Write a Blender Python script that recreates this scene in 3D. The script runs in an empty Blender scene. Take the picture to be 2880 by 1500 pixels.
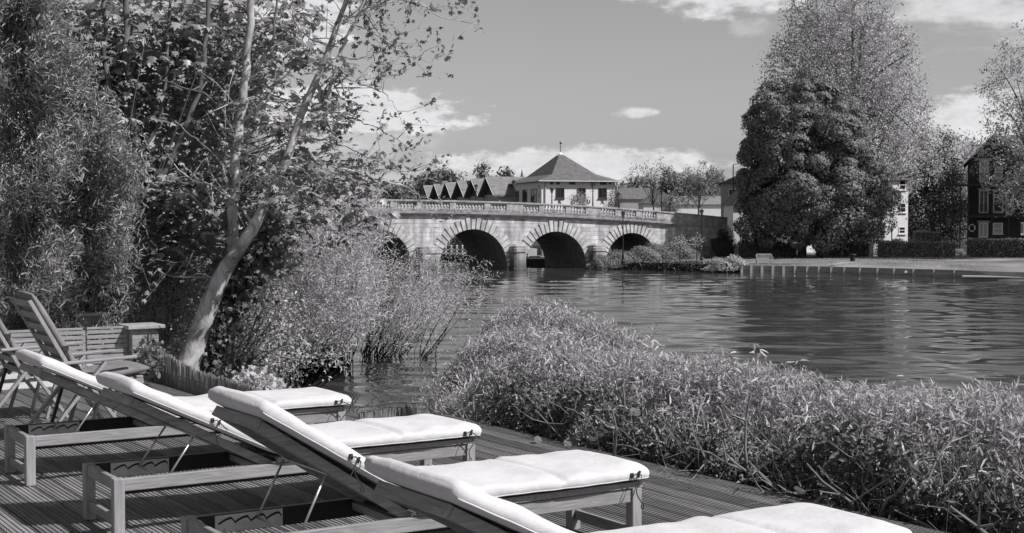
import bpy, bmesh, math, random
import numpy as np
from mathutils import Vector, Matrix

random.seed(7)
rng = np.random.default_rng(11)
S = bpy.context.scene
COL = S.collection
R = math.radians

DECK_ANG = R(32.55)

# ---------------------------------------------------------------- camera
F, H0, CX, CZ = 3925.0, 618.0, 1440.0, 1.6      # focal length and horizon of a 2880 x 1500 picture
PITCH = math.atan((750 - H0) / F)
cam = bpy.data.cameras.new('camera')
cam.sensor_width = 36.0
cam.lens = F / 2880 * 36.0
cam.clip_start, cam.clip_end = 0.1, 3000
camo = bpy.data.objects.new('camera', cam)
COL.objects.link(camo)
camo.location = (0, 0, CZ)
camo.rotation_euler = (math.pi / 2 - PITCH, 0, 0)
S.camera = camo
S.render.resolution_x, S.render.resolution_y = 1024, 533

# ---------------------------------------------------------------- light
SUN_EL = R(46.5)
SUN_H = Vector((0.9075, -0.42))                       # horizontal direction towards the sun
sun = bpy.data.lights.new('sun', 'SUN')
sun.energy = 4.3
sun.angle = R(0.5)
sun.color = (1.0, 0.985, 0.99)
suno = bpy.data.objects.new('sun', sun)
COL.objects.link(suno)
_d = Vector((-SUN_H.x * math.cos(SUN_EL), -SUN_H.y * math.cos(SUN_EL), -math.sin(SUN_EL)))
suno.rotation_euler = _d.to_track_quat('-Z', 'Y').to_euler()
suno.location = (20, -20, 30)

S.view_settings.view_transform = 'Standard'
S.view_settings.look = 'None'
S.view_settings.exposure = 0.35
S.view_settings.gamma = 1.0
S.view_settings.use_curve_mapping = False
S.cycles.max_bounces = 6
S.cycles.transparent_max_bounces = 6

world = bpy.data.worlds.new('World')
S.world = world
world.use_nodes = True


def build_world():
    nt = world.node_tree
    nt.nodes.clear()
    N, L = nt.nodes.new, nt.links.new

    def val(x):
        n = N('ShaderNodeValue'); n.outputs[0].default_value = x; return n.outputs[0]

    def m(op, a, b=None, c=None):
        n = N('ShaderNodeMath'); n.operation = op
        for i, v in enumerate((a, b, c)):
            if v is None: continue
            if isinstance(v, (int, float)): n.inputs[i].default_value = v
            else: L(v, n.inputs[i])
        return n.outputs[0]
    out = N('ShaderNodeOutputWorld')
    bg = N('ShaderNodeBackground')
    bg.inputs['Strength'].default_value = 0.078
    L(bg.outputs[0], out.inputs[0])
    sky = N('ShaderNodeTexSky')
    sky.sky_type = 'NISHITA'
    sky.sun_disc = False
    sky.sun_elevation = SUN_EL
    sky.sun_rotation = math.atan2(SUN_H.x, SUN_H.y)
    sky.air_density = 1.0; sky.dust_density = 1.2; sky.ozone_density = 1.0
    bw = N('ShaderNodeRGBToBW'); L(sky.outputs[0], bw.inputs[0])
    tc = N('ShaderNodeTexCoord')
    sep = N('ShaderNodeSeparateXYZ'); L(tc.outputs['Generated'], sep.inputs[0])
    az = m('ARCTAN2', sep.outputs[0], sep.outputs[1])
    el = m('ARCSINE', sep.outputs[2])
    # one noise for the billows, one for the feathered streaks
    cmb = N('ShaderNodeCombineXYZ')
    L(m('MULTIPLY', az, 1.0), cmb.inputs[0]); L(m('MULTIPLY', el, 2.2), cmb.inputs[1])
    n1 = N('ShaderNodeTexNoise'); n1.inputs['Scale'].default_value = 26; n1.inputs['Detail'].default_value = 9
    n1.inputs['Roughness'].default_value = 0.62
    L(cmb.outputs[0], n1.inputs['Vector'])
    cmb2 = N('ShaderNodeCombineXYZ')
    L(m('MULTIPLY', az, 0.5), cmb2.inputs[0]); L(m('MULTIPLY', el, 3.2), cmb2.inputs[1]); cmb2.inputs[2].default_value = 3.7
    n2 = N('ShaderNodeTexNoise'); n2.inputs['Scale'].default_value = 17; n2.inputs['Detail'].default_value = 7
    L(cmb2.outputs[0], n2.inputs['Vector'])
    n3 = N('ShaderNodeTexNoise'); n3.inputs['Scale'].default_value = 75; n3.inputs['Detail'].default_value = 8; n3.inputs['Roughness'].default_value = 0.6
    L(cmb.outputs[0], n3.inputs['Vector'])
    nz1 = m('ADD', m('SUBTRACT', n1.outputs[0], 0.5), m('MULTIPLY', m('SUBTRACT', n3.outputs[0], 0.5), 0.55))
    nz2 = m('SUBTRACT', n2.outputs[0], 0.5)

    def cloud(x, y, rx, ry, amt, k1, k2, soft, tilt=0.0):
        a0, e0 = (x - CX) / F, (H0 - y) / F
        da = m('SUBTRACT', az, a0)
        de = m('SUBTRACT', m('SUBTRACT', el, e0), m('MULTIPLY', da, tilt))
        q = m('ADD', m('POWER', m('ABSOLUTE', m('DIVIDE', da, rx / F)), 2.0),
              m('POWER', m('ABSOLUTE', m('DIVIDE', de, ry / F)), 2.0))
        v = m('SUBTRACT', 1.0, q)
        v = m('ADD', v, m('MULTIPLY', nz1, k1))
        v = m('ADD', v, m('MULTIPLY', nz2, k2))
        mr = N('ShaderNodeMapRange'); mr.interpolation_type = 'SMOOTHSTEP'
        L(v, mr.inputs[0]); mr.inputs[1].default_value = 0.0; mr.inputs[2].default_value = soft
        mr.inputs[3].default_value = 0; mr.inputs[4].default_value = amt
        return mr.outputs[0]
    specs = [
        (1010, 312, 350, 82, 1.0, 2.6, 0.9, 0.6, -0.02),
        (930, 385, 380, 75, 0.5, 1.6, 1.4, 1.2, 0.0),
        (1640, 458, 500, 52, 0.95, 2.0, 0.9, 0.75, 0.0),
        (1500, 510, 700, 70, 0.5, 1.0, 1.4, 1.3, 0.0),
        (2010, 4, 300, 66, 0.95, 2.6, 1.4, 0.9, -0.05),
        (2790, 60, 380, 130, 0.8, 1.4, 3.4, 1.1, 0.05),
        (2740, 345, 230, 85, 0.95, 2.4, 1.0, 0.8, 0.0),
        (2560, 430, 340, 70, 0.45, 1.4, 1.4, 1.3, 0.0),
        (1788, 322, 64, 20, 0.8, 3.0, 0.6, 1.0, 0.03),
        (2100, 92, 60, 46, 0.30, 3.6, 1.0, 1.2, 0.0),
        (830, 60, 190, 110, 0.95, 2.8, 1.0, 0.6, 0.0),
        (3300, 250, 300, 120, 0.8, 2.4, 1.4, 0.8, 0.0),
        (-300, 300, 500, 120, 0.8, 2.4, 1.4, 0.8, 0.0),
        (300, 60, 300, 90, 0.6, 2.4, 1.4, 0.9, 0.0),
        (3600, -900, 900, 300, 0.6, 1.4, 1.4, 0.9, 0.0),
        (600, -1100, 1200, 260, 0.6, 1.4, 1.4, 0.9, 0.0),
    ]
    cur = None
    for s in specs:
        c = cloud(*s)
        cur = c if cur is None else m('MAXIMUM', cur, c)
    # brightness of the cloud body, softly modulated by the billows
    body = m('MULTIPLY_ADD', nz1, 5.5, CLOUD_B)
    mix = N('ShaderNodeMix'); mix.data_type = 'FLOAT'
    L(cur, mix.inputs[0]); L(bw.outputs[0], mix.inputs[2]); L(body, mix.inputs[3])
    col = N('ShaderNodeCombineColor')
    L(mix.outputs[0], col.inputs[0]); L(m('MULTIPLY', mix.outputs[0], 0.985), col.inputs[1]); L(m('MULTIPLY', mix.outputs[0], 1.004), col.inputs[2])
    L(col.outputs[0], bg.inputs['Color'])


CLOUD_B = 7.7
build_world()

# ---------------------------------------------------------------- helpers
cP, sP = math.cos(PITCH), math.sin(PITCH)


def ray(x, y):
    a, b = (x - CX) / F, (750 - y) / F
    Y = cP + b * sP
    return a / Y, (-sP + b * cP) / Y


def P(x, y, d):                                     # the point at distance d seen at picture position x, y
    ax, az = ray(x, y)
    return Vector((ax * d, d, CZ + az * d))


def Pn(x, y, d):
    x, y, d = np.asarray(x, float), np.asarray(y, float), np.asarray(d, float)
    a, b = (x - CX) / F, (750 - y) / F
    Y = cP + b * sP
    return np.stack([a / Y * d, d + 0 * a, CZ + (-sP + b * cP) / Y * d], -1)


def G(x, y, z):                                     # the point at height z seen at picture position x, y
    ax, az = ray(x, y)
    d = (z - CZ) / az
    return Vector((ax * d, d, z))


WATER = -3.4
cU, sU = math.cos(DECK_ANG), math.sin(DECK_ANG)


def UV(u, v, z=0.0):                                # deck coordinates: u across the boards towards the river, v along them
    return Vector((u * cU - v * sU, u * sU + v * cU, z))


def grey(v):
    return (v, v * 0.982, v * 1.003, 1.0)


def nn(a):
    return a / np.maximum(np.linalg.norm(a, axis=-1, keepdims=True), 1e-9)


# ---------------------------------------------------------------- materials
def new_mat(name):
    m = bpy.data.materials.new(name)
    m.use_nodes = True
    nt = m.node_tree
    return m, nt, nt.nodes['Principled BSDF']


def mat(name, lo, hi=None, scale=6.0, rough=0.7, stretch=(1, 1, 1), rotz=0.0, bump=0.0, bscale=None, detail=6, spec=0.3, metal=0.0, fine=0.0, rndamt=0.0, distort=0.0):
    """grey procedural surface: two-tone noise along the object's own axes, optional bump"""
    hi = lo if hi is None else hi
    m, nt, b = new_mat(name)
    N, L = nt.nodes.new, nt.links.new
    tc = N('ShaderNodeTexCoord')
    mp = N('ShaderNodeMapping'); mp.inputs['Scale'].default_value = stretch
    vr = N('ShaderNodeVectorRotate'); vr.rotation_type = 'Z_AXIS'; vr.inputs['Angle'].default_value = rotz
    L(tc.outputs['Object'], vr.inputs['Vector']); L(vr.outputs[0], mp.inputs[0])
    n = N('ShaderNodeTexNoise'); n.inputs['Scale'].default_value = scale; n.inputs['Detail'].default_value = detail
    n.inputs['Roughness'].default_value = 0.6; n.inputs['Distortion'].default_value = distort
    L(mp.outputs[0], n.inputs['Vector'])
    cr = N('ShaderNodeValToRGB')
    cr.color_ramp.elements[0].position = 0.3; cr.color_ramp.elements[1].position = 0.7
    cr.color_ramp.elements[0].color = grey(lo); cr.color_ramp.elements[1].color = grey(hi)
    L(n.outputs[0], cr.inputs[0])
    src = cr.outputs[0]
    if rndamt:
        at = N('ShaderNodeAttribute'); at.attribute_name = 'rnd'
        ma = N('ShaderNodeMath'); ma.operation = 'MULTIPLY_ADD'; L(at.outputs['Fac'], ma.inputs[0]); ma.inputs[1].default_value = rndamt; ma.inputs[2].default_value = 1 - rndamt * 0.5
        vm = N('ShaderNodeVectorMath'); vm.operation = 'SCALE'; L(src, vm.inputs[0]); L(ma.outputs[0], vm.inputs['Scale'])
        src = vm.outputs[0]
    L(src, b.inputs['Base Color'])
    b.inputs['Roughness'].default_value = rough
    b.inputs['Specular IOR Level'].default_value = spec
    b.inputs['Metallic'].default_value = metal
    if bump:
        n2 = N('ShaderNodeTexNoise'); n2.inputs['Scale'].default_value = bscale or scale * 3; n2.inputs['Detail'].default_value = 8
        L(mp.outputs[0], n2.inputs['Vector'])
        bp = N('ShaderNodeBump'); bp.inputs['Strength'].default_value = bump; bp.inputs['Distance'].default_value = 0.02
        L(n2.outputs[0], bp.inputs['Height']); L(bp.outputs[0], b.inputs['Normal'])
    return m


def leaf_mat(name, lo, hi, trans=0.3, rough=0.42, spec=0.5):
    m, nt, b = new_mat(name)
    N, L = nt.nodes.new, nt.links.new
    at = N('ShaderNodeAttribute'); at.attribute_name = 'rnd'
    cr = N('ShaderNodeValToRGB')
    cr.color_ramp.elements[0].color = grey(lo); cr.color_ramp.elements[1].color = grey(hi)
    L(at.outputs['Fac'], cr.inputs[0])
    L(cr.outputs[0], b.inputs['Base Color'])
    b.inputs['Roughness'].default_value = rough
    b.inputs['Specular IOR Level'].default_value = spec
    tr = N('ShaderNodeBsdfTranslucent'); L(cr.outputs[0], tr.inputs[0])
    mx = N('ShaderNodeMixShader'); mx.inputs[0].default_value = trans
    L(b.outputs[0], mx.inputs[1]); L(tr.outputs[0], mx.inputs[2])
    L(mx.outputs[0], nt.nodes['Material Output'].inputs[0])
    return m


def brick_mat(name, c1, c2, mortar, bw, bh, rough=0.85, msize=0.02, axis='XZ', bump=0.5, blotch=0.35, damp=0.0):
    m, nt, b = new_mat(name)
    N, L = nt.nodes.new, nt.links.new
    tc = N('ShaderNodeTexCoord')
    sp = N('ShaderNodeSeparateXYZ'); L(tc.outputs['Object'], sp.inputs[0])
    cm = N('ShaderNodeCombineXYZ')
    ad = N('ShaderNodeMath'); ad.operation = 'ADD'; L(sp.outputs[0], ad.inputs[0]); L(sp.outputs[1], ad.inputs[1])
    L(ad.outputs[0], cm.inputs[0]); L(sp.outputs[2], cm.inputs[1])
    br = N('ShaderNodeTexBrick'); L(cm.outputs[0], br.inputs['Vector'])
    br.inputs['Color1'].default_value = grey(c1); br.inputs['Color2'].default_value = grey(c2); br.inputs['Mortar'].default_value = grey(mortar)
    br.inputs['Scale'].default_value = 1.0; br.inputs['Brick Width'].default_value = bw; br.inputs['Row Height'].default_value = bh
    br.inputs['Mortar Size'].default_value = msize; br.inputs['Mortar Smooth'].default_value = 0.2
    n = N('ShaderNodeTexNoise'); n.inputs['Scale'].default_value = 0.9 / max(bh, 0.05) * 0.35; n.inputs['Detail'].default_value = 8; n.inputs['Roughness'].default_value = 0.65
    L(tc.outputs['Object'], n.inputs['Vector'])
    mr = N('ShaderNodeMapRange'); L(n.outputs[0], mr.inputs[0]); mr.inputs[1].default_value = 0.3; mr.inputs[2].default_value = 0.7
    mr.inputs[3].default_value = 1 - blotch; mr.inputs[4].default_value = 1 + blotch * 0.4
    vm = N('ShaderNodeVectorMath'); vm.operation = 'SCALE'; L(br.outputs['Color'], vm.inputs[0]); L(mr.outputs[0], vm.inputs['Scale'])
    src = vm.outputs[0]
    if damp:
        mp = N('ShaderNodeMapping'); mp.inputs['Scale'].default_value = (1.4, 1.4, 0.16); L(tc.outputs['Object'], mp.inputs[0])
        ns = N('ShaderNodeTexNoise'); ns.inputs['Scale'].default_value = 1.0; ns.inputs['Detail'].default_value = 6; L(mp.outputs[0], ns.inputs['Vector'])
        st = N('ShaderNodeMapRange'); L(ns.outputs[0], st.inputs[0]); st.inputs[1].default_value = 0.38; st.inputs[2].default_value = 0.62; st.inputs[3].default_value = 0.62; st.inputs[4].default_value = 1.08
        # tide mark: a stained band above the water with a ragged edge
        ad3 = N('ShaderNodeMath'); ad3.operation = 'MULTIPLY_ADD'; L(n.outputs[0], ad3.inputs[0]); ad3.inputs[1].default_value = -1.2; L(sp.outputs[2], ad3.inputs[2])
        td = N('ShaderNodeMapRange'); L(ad3.outputs[0], td.inputs[0]); td.inputs[1].default_value = -0.35; td.inputs[2].default_value = damp; td.inputs[3].default_value = 0.30; td.inputs[4].default_value = 1.0
        mu = N('ShaderNodeMath'); mu.operation = 'MULTIPLY'; L(st.outputs[0], mu.inputs[0]); L(td.outputs[0], mu.inputs[1])
        vm2 = N('ShaderNodeVectorMath'); vm2.operation = 'SCALE'; L(src, vm2.inputs[0]); L(mu.outputs[0], vm2.inputs['Scale']); src = vm2.outputs[0]
    L(src, b.inputs['Base Color'])
    b.inputs['Roughness'].default_value = rough; b.inputs['Specular IOR Level'].default_value = 0.2
    bp = N('ShaderNodeBump'); bp.inputs['Strength'].default_value = bump; bp.inputs['Distance'].default_value = 0.01
    ad2 = N('ShaderNodeMath'); ad2.operation = 'SUBTRACT'; L(n.outputs[0], ad2.inputs[0]); L(br.outputs['Fac'], ad2.inputs[1])
    L(ad2.outputs[0], bp.inputs['Height']); L(bp.outputs[0], b.inputs['Normal'])
    return m


def glass_mat(name, v=0.03):
    m, nt, b = new_mat(name)
    b.inputs['Base Color'].default_value = grey(v)
    b.inputs['Roughness'].default_value = 0.06
    b.inputs['Specular IOR Level'].default_value = 0.6
    return m


M = {}
M['deck'] = mat('grooved decking', 0.12, 0.23, 3.0, 0.75, (9, 0.7, 6), -DECK_ANG, 0.2, 14, rndamt=0.6)
M['teak'] = mat('weathered teak', 0.17, 0.31, 5.0, 0.6, (1.2, 14, 14), 0.0, 0.15, 10, distort=0.6)
M['teakv'] = mat('weathered teak upright', 0.20, 0.34, 5.0, 0.6, (14, 14, 1.2), 0.0, 0.15, 10, distort=0.6)
M['teaky'] = mat('weathered teak crosswise', 0.17, 0.31, 5.0, 0.6, (14, 1.2, 14), 0.0, 0.15, 10, distort=0.6)
M['canvas'] = mat('cream canvas', 0.50, 0.60, 4.0, 0.9, bump=0.5, bscale=9, spec=0.1)
M['greycanvas'] = mat('grey canvas', 0.15, 0.22, 9.0, 0.9, bump=0.15, bscale=30, spec=0.1)
M['piping'] = mat('canvas piping', 0.53, 0.60, 30, 0.9)
M['cord'] = mat('dark cord', 0.02, 0.05, 60, 0.8)
M['metal'] = mat('galvanised rod', 0.42, 0.55, 40, 0.38, metal=0.7)
M['plate'] = mat('notched plate metal', 0.42, 0.55, 30, 0.5)
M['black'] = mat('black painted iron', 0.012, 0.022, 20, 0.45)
M['brick'] = brick_mat('pale garden brick', 0.22, 0.34, 0.28, 0.21, 0.068, msize=0.008, blotch=0.5)
M['coping'] = mat('stone coping', 0.22, 0.36, 9, 0.85, bump=0.4)
M['slat'] = mat('fence slat wood', 0.16, 0.30, 6, 0.7, (1.0, 12, 12), 0.0, 0.2, 12)
M['reed'] = mat('split reed', 0.15, 0.30, 40, 0.75, (1, 1, 0.05), rndamt=0.7)
M['gravel'] = mat('white gravel', 0.25, 0.75, 60, 0.9, bump=0.8, bscale=70)
M['soil'] = mat('dark bank soil', 0.015, 0.05, 3, 0.95, bump=0.6, bscale=8)
M['lawn'] = mat('riverside lawn', 0.07, 0.28, 0.22, 0.95, bump=0.7, bscale=12, detail=10)
M['path'] = mat('pale path', 0.24, 0.33, 2.0, 0.9, bump=0.2)
M['stone'] = brick_mat('pale bridge stone', 0.44, 0.64, 0.34, 1.1, 0.42, msize=0.02, blotch=0.5, bump=0.8, damp=0.9)
M['pierstone'] = brick_mat('stained pier stone', 0.42, 0.58, 0.34, 1.3, 0.5, msize=0.015, blotch=0.5, bump=0.6, damp=1.2)
M['stone2'] = mat('weathered stone trim', 0.17, 0.46, 1.6, 0.9, bump=0.4, bscale=5, detail=9)
M['stone3'] = mat('arch stone', 0.24, 0.60, 1.3, 0.9, bump=0.4, bscale=5, detail=9)
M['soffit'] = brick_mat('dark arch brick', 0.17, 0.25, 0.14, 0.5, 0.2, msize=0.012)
M['render'] = mat('pale render', 0.68, 0.80, 0.7, 0.9, bump=0.15, bscale=6)
M['render2'] = mat('grey render', 0.34, 0.44, 0.7, 0.9, bump=0.15, bscale=6)
M['roof'] = brick_mat('grey slate roof', 0.135, 0.185, 0.10, 0.4, 0.16, msize=0.02, blotch=0.3)
M['roof2'] = brick_mat('pale slate roof', 0.20, 0.26, 0.15, 0.4, 0.18, msize=0.02, blotch=0.35)
M['gable'] = mat('dark gable boarding', 0.045, 0.065, 4, 0.85, (8, 8, 0.3))
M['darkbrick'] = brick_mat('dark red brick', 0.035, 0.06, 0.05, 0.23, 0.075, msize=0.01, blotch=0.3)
M['white'] = mat('white paint', 0.66, 0.76, 3, 0.6)
M['glass'] = glass_mat('window glass', 0.025)
M['curtain'] = mat('pale curtain', 0.35, 0.5, 4, 0.9, (6, 6, 0.4))
M['panel'] = glass_mat('solar panel', 0.015)
M['quay'] = mat('wet quay timber', 0.15, 0.30, 1.2, 0.85, (0.4, 0.4, 4), 0.0, 0.3, 8)
M['quayplank'] = mat('silvered quay planks', 0.24, 0.42, 1.2, 0.85, (0.4, 0.4, 4), 0.0, 0.3, 8)
M['quaycap'] = mat('pale quay capping', 0.34, 0.48, 2, 0.85)
M['benchwood'] = mat('silvered bench wood', 0.24, 0.38, 6, 0.8)
M['bark_pale'] = mat('pale patchy bark', 0.13, 0.62, 6.5, 0.85, (1, 1, 0.55), 0.0, 0.5, 18, detail=8, distort=0.8)
M['bark_dark'] = mat('dark bark', 0.035, 0.10, 6, 0.9, (1, 1, 0.35), 0.0, 0.5, 14)
M['bark_mid'] = mat('grey bark', 0.07, 0.17, 5, 0.9, (1, 1, 0.4), 0.0, 0.4, 14)
M['twig'] = mat('pale twigs', 0.12, 0.24, 8, 0.85)
M['twigdark'] = mat('dark twigs', 0.02, 0.055, 8, 0.9)
M['l_bush'] = leaf_mat('glossy willow leaf', 0.30, 0.66, 0.35, 0.5, 0.4)
M['l_bamboo'] = leaf_mat('bamboo leaf', 0.17, 0.42, 0.25, 0.42, 0.5)
M['l_maple'] = leaf_mat('sycamore leaf', 0.16, 0.46, 0.30, 0.40, 0.5)
M['l_bud'] = leaf_mat('young leaf', 0.14, 0.32, 0.3, 0.5)
M['l_willow'] = leaf_mat('pale willow leaf', 0.34, 0.62, 0.35, 0.5)
M['l_laurel'] = leaf_mat('dark laurel leaf', 0.05, 0.15, 0.12, 0.42, 0.5)
M['l_ivy'] = leaf_mat('ivy leaf', 0.05, 0.14, 0.15, 0.45, 0.5)
M['l_under'] = leaf_mat('shrub leaf', 0.22, 0.46, 0.25, 0.45)
M['l_chest'] = leaf_mat('chestnut leaf', 0.09, 0.20, 0.2, 0.5, 0.4)
M['l_plane'] = leaf_mat('spring leaf', 0.33, 0.58, 0.35, 0.5)
M['l_bank'] = leaf_mat('bank shrub leaf', 0.12, 0.30, 0.2, 0.5)
M['l_hedge'] = leaf_mat('hedge leaf', 0.13, 0.28, 0.2, 0.5)
M['l_dark'] = leaf_mat('dark conifer leaf', 0.035, 0.09, 0.1, 0.6, 0.3)
M['l_far'] = leaf_mat('far tree leaf', 0.15, 0.28, 0.25, 0.6, 0.2)
M['blossom'] = leaf_mat('pale blossom', 0.4, 0.6, 0.3, 0.6)


def water_mat():
    m, nt, b = new_mat('river water')
    N, L = nt.nodes.new, nt.links.new
    b.inputs['Base Color'].default_value = grey(0.05)
    b.inputs['Roughness'].default_value = 0.02
    b.inputs['IOR'].default_value = 1.33
    b.inputs['Specular IOR Level'].default_value = 0.5
    tc = N('ShaderNodeTexCoord')

    def noise(sx, sy, rot, detail, rough=0.55):
        mp = N('ShaderNodeMapping'); mp.inputs['Scale'].default_value = (sx, sy, 1); mp.inputs['Rotation'].default_value = (0, 0, R(rot))
        L(tc.outputs['Object'], mp.inputs[0])
        n = N('ShaderNodeTexNoise'); n.inputs['Scale'].default_value = 1.0; n.inputs['Detail'].default_value = detail; n.inputs['Roughness'].default_value = rough
        L(mp.outputs[0], n.inputs['Vector'])
        return n.outputs[0]
    c = noise(5.0, 7.0, -8, 3)
    bp = N('ShaderNodeBump'); bp.inputs['Strength'].default_value = 1.0; bp.inputs['Distance'].default_value = WAVE
    L(c, bp.inputs['Height']); L(bp.outputs[0], b.inputs['Normal'])
    return m


WAVE = 0.0018
M['water'] = water_mat()


# ---------------------------------------------------------------- mesh building
class MB:
    def __init__(self):
        self.v, self.f, self.a = [], [], []
        self.cur = 0.5

    def add(self, vs, fs):
        o = len(self.v)
        self.v.extend(tuple(p) for p in vs)
        self.a.extend([self.cur] * len(vs))
        self.f.extend(tuple(i + o for i in q) for q in fs)
        return self

    def box(self, x0, y0, z0, x1, y1, z1, mx=None):
        vs = [Vector(p) for p in ((x0, y0, z0), (x1, y0, z0), (x1, y1, z0), (x0, y1, z0), (x0, y0, z1), (x1, y0, z1), (x1, y1, z1), (x0, y1, z1))]
        if mx is not None: vs = [mx @ p for p in vs]
        return self.add(vs, [(0, 3, 2, 1), (4, 5, 6, 7), (0, 1, 5, 4), (1, 2, 6, 5), (2, 3, 7, 6), (3, 0, 4, 7)])

    def beam(self, p0, p1, w, h, up=(0, 0, 1)):
        """bar of width w and height h from p0 to p1"""
        p0, p1, up = Vector(p0), Vector(p1), Vector(up)
        d = (p1 - p0).normalized()
        s = d.cross(up)
        if s.length < 1e-5: s = d.cross(Vector((0, 1, 0)))
        s.normalize(); t = s.cross(d)
        vs = []
        for p in (p0, p1):
            for a, b in ((-1, -1), (1, -1), (1, 1), (-1, 1)):
                vs.append(p + s * (a * w / 2) + t * (b * h / 2))
        return self.add(vs, [(0, 1, 2, 3), (7, 6, 5, 4), (0, 4, 5, 1), (1, 5, 6, 2), (2, 6, 7, 3), (3, 7, 4, 0)])

    def tube(self, pts, rad, n=6, cap=True):
        pts = [Vector(p) for p in pts]
        if not hasattr(rad, '__len__'): rad = [rad] * len(pts)
        vs, fs = [], []
        ref = Vector((0.31, 0.2, 0.93))
        for i, p in enumerate(pts):
            d = (pts[min(i + 1, len(pts) - 1)] - pts[max(i - 1, 0)])
            d = d.normalized() if d.length > 1e-9 else Vector((0, 0, 1))
            s = d.cross(ref)
            if s.length < 0.05: s = d.cross(Vector((1, 0, 0)))
            s.normalize(); t = d.cross(s)
            for k in range(n):
                a = 2 * math.pi * k / n
                vs.append(p + (s * math.cos(a) + t * math.sin(a)) * rad[i])
        for i in range(len(pts) - 1):
            for k in range(n):
                a, b = i * n + k, i * n + (k + 1) % n
                fs.append((a, b, b + n, a + n))
        if cap:
            fs.append(tuple(range(n - 1, -1, -1)))
            fs.append(tuple(range((len(pts) - 1) * n, len(pts) * n)))
        return self.add(vs, fs)

    def lathe(self, prof, n=10, c=(0, 0, 0), sq=False):
        """profile of (radius, height) turned round the upright axis through c"""
        c = Vector(c); vs, fs = [], []
        for r, z in prof:
            for k in range(n):
                a = 2 * math.pi * (k + 0.5) / n
                vs.append(c + Vector((r * math.cos(a), r * math.sin(a), z)))
        for i in range(len(prof) - 1):
            for k in range(n):
                a, b = i * n + k, i * n + (k + 1) % n
                fs.append((a, b, b + n, a + n))
        fs.append(tuple(range(n - 1, -1, -1)))
        fs.append(tuple(range((len(prof) - 1) * n, len(prof) * n)))
        return self.add(vs, fs)

    def prism(self, poly, o, ex, ey, depth):
        """flat outline poly (list of 2-D points) in the plane o + a*ex + b*ey, pushed along ex x ey by depth"""
        o, ex, ey = Vector(o), Vector(ex), Vector(ey)
        nz = ex.cross(ey).normalized() * depth
        n = len(poly)
        vs = [o + ex * a + ey * b for a, b in poly]
        vs += [p + nz for p in vs]
        fs = [tuple(range(n - 1, -1, -1)), tuple(range(n, 2 * n))]
        fs += [(i, (i + 1) % n, n + (i + 1) % n, n + i) for i in range(n)]
        return self.add(vs, fs)

    def build(self, name, material, parent=None, smooth=False, bevel=0.0, rnd=False):
        me = bpy.data.meshes.new(name)
        me.from_pydata(self.v, [], self.f)
        if rnd:
            at = me.attributes.new('rnd', 'FLOAT', 'POINT'); at.data.foreach_set('value', self.a)
        if smooth: me.polygons.foreach_set('use_smooth', [True] * len(me.polygons))
        me.materials.append(material)
        me.update()
        o = bpy.data.objects.new(name, me)
        COL.objects.link(o)
        if parent is not None: o.parent = parent
        if bevel:
            b = o.modifiers.new('bevel', 'BEVEL'); b.width = bevel; b.segments = 2; b.limit_method = 'ANGLE'
        return o


def tag(o, label, cat, group=None, kind=None):
    o['label'] = label; o['category'] = cat
    if group: o['group'] = group
    if kind: o['kind'] = kind
    return o


def struct(o):
    o['kind'] = 'structure'; return o


def thing(name, label, cat, loc=(0, 0, 0), rz=0.0, group=None):
    o = bpy.data.objects.new(name, None)
    COL.objects.link(o)
    o.location = loc; o.rotation_euler = (0, 0, rz)
    o.empty_display_size = 0.3
    return tag(o, label, cat, group)


def dup(root, loc, rz, label):
    r = root.copy(); COL.objects.link(r); r.location = loc; r.rotation_euler = (0, 0, rz); r['label'] = label
    for ch in list(root.children):
        c = ch.copy(); COL.objects.link(c); c.parent = r
        for g in list(ch.children):
            d = g.copy(); COL.objects.link(d); d.parent = c
    return r


TEMPL = {
    'lance': ([(0, 0, 0), (.3, -.5, .06), (.68, -.33, .03), (1, 0, -.10), (.68, .33, .03), (.3, .5, .06)], [(0, 1, 2, 3), (0, 3, 4, 5)]),
    'dia': ([(0, 0, 0), (.45, -.5, .08), (1, 0, -.05), (.45, .5, .08)], [(0, 1, 2), (0, 2, 3)]),
    'maple': ([(0, 0, 0), (.02, -.34, -.04), (.22, -.62, -.12), (.36, -.33, 0), (.66, -.56, -.12), (.68, -.2, .02), (1.05, 0, -.16), (.68, .2, .02), (.66, .56, -.12), (.36, .33, 0), (.22, .62, -.12), (.02, .34, -.04)],
              [(0, 1, 2, 3), (0, 3, 4, 5), (0, 5, 6, 7), (0, 7, 8, 9), (0, 9, 10, 11)]),
    'round': ([(0, 0, 0), (.2, -.42, .05), (.6, -.5, 0), (.92, -.2, -.06), (.92, .2, -.06), (.6, .5, 0), (.2, .42, .05)], [(0, 1, 2, 3), (0, 3, 4), (0, 4, 5, 6)]),
    'fan': ([(0, 0, 0), (.7, -.75, -.2), (.62, -.28, 0), (1.1, -.3, -.25), (.7, 0, .03), (1.1, .3, -.25), (.62, .28, 0), (.7, .75, -.2)], [(0, 1, 2), (0, 2, 3, 4), (0, 4, 5, 6), (0, 6, 7)]),
}


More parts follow.
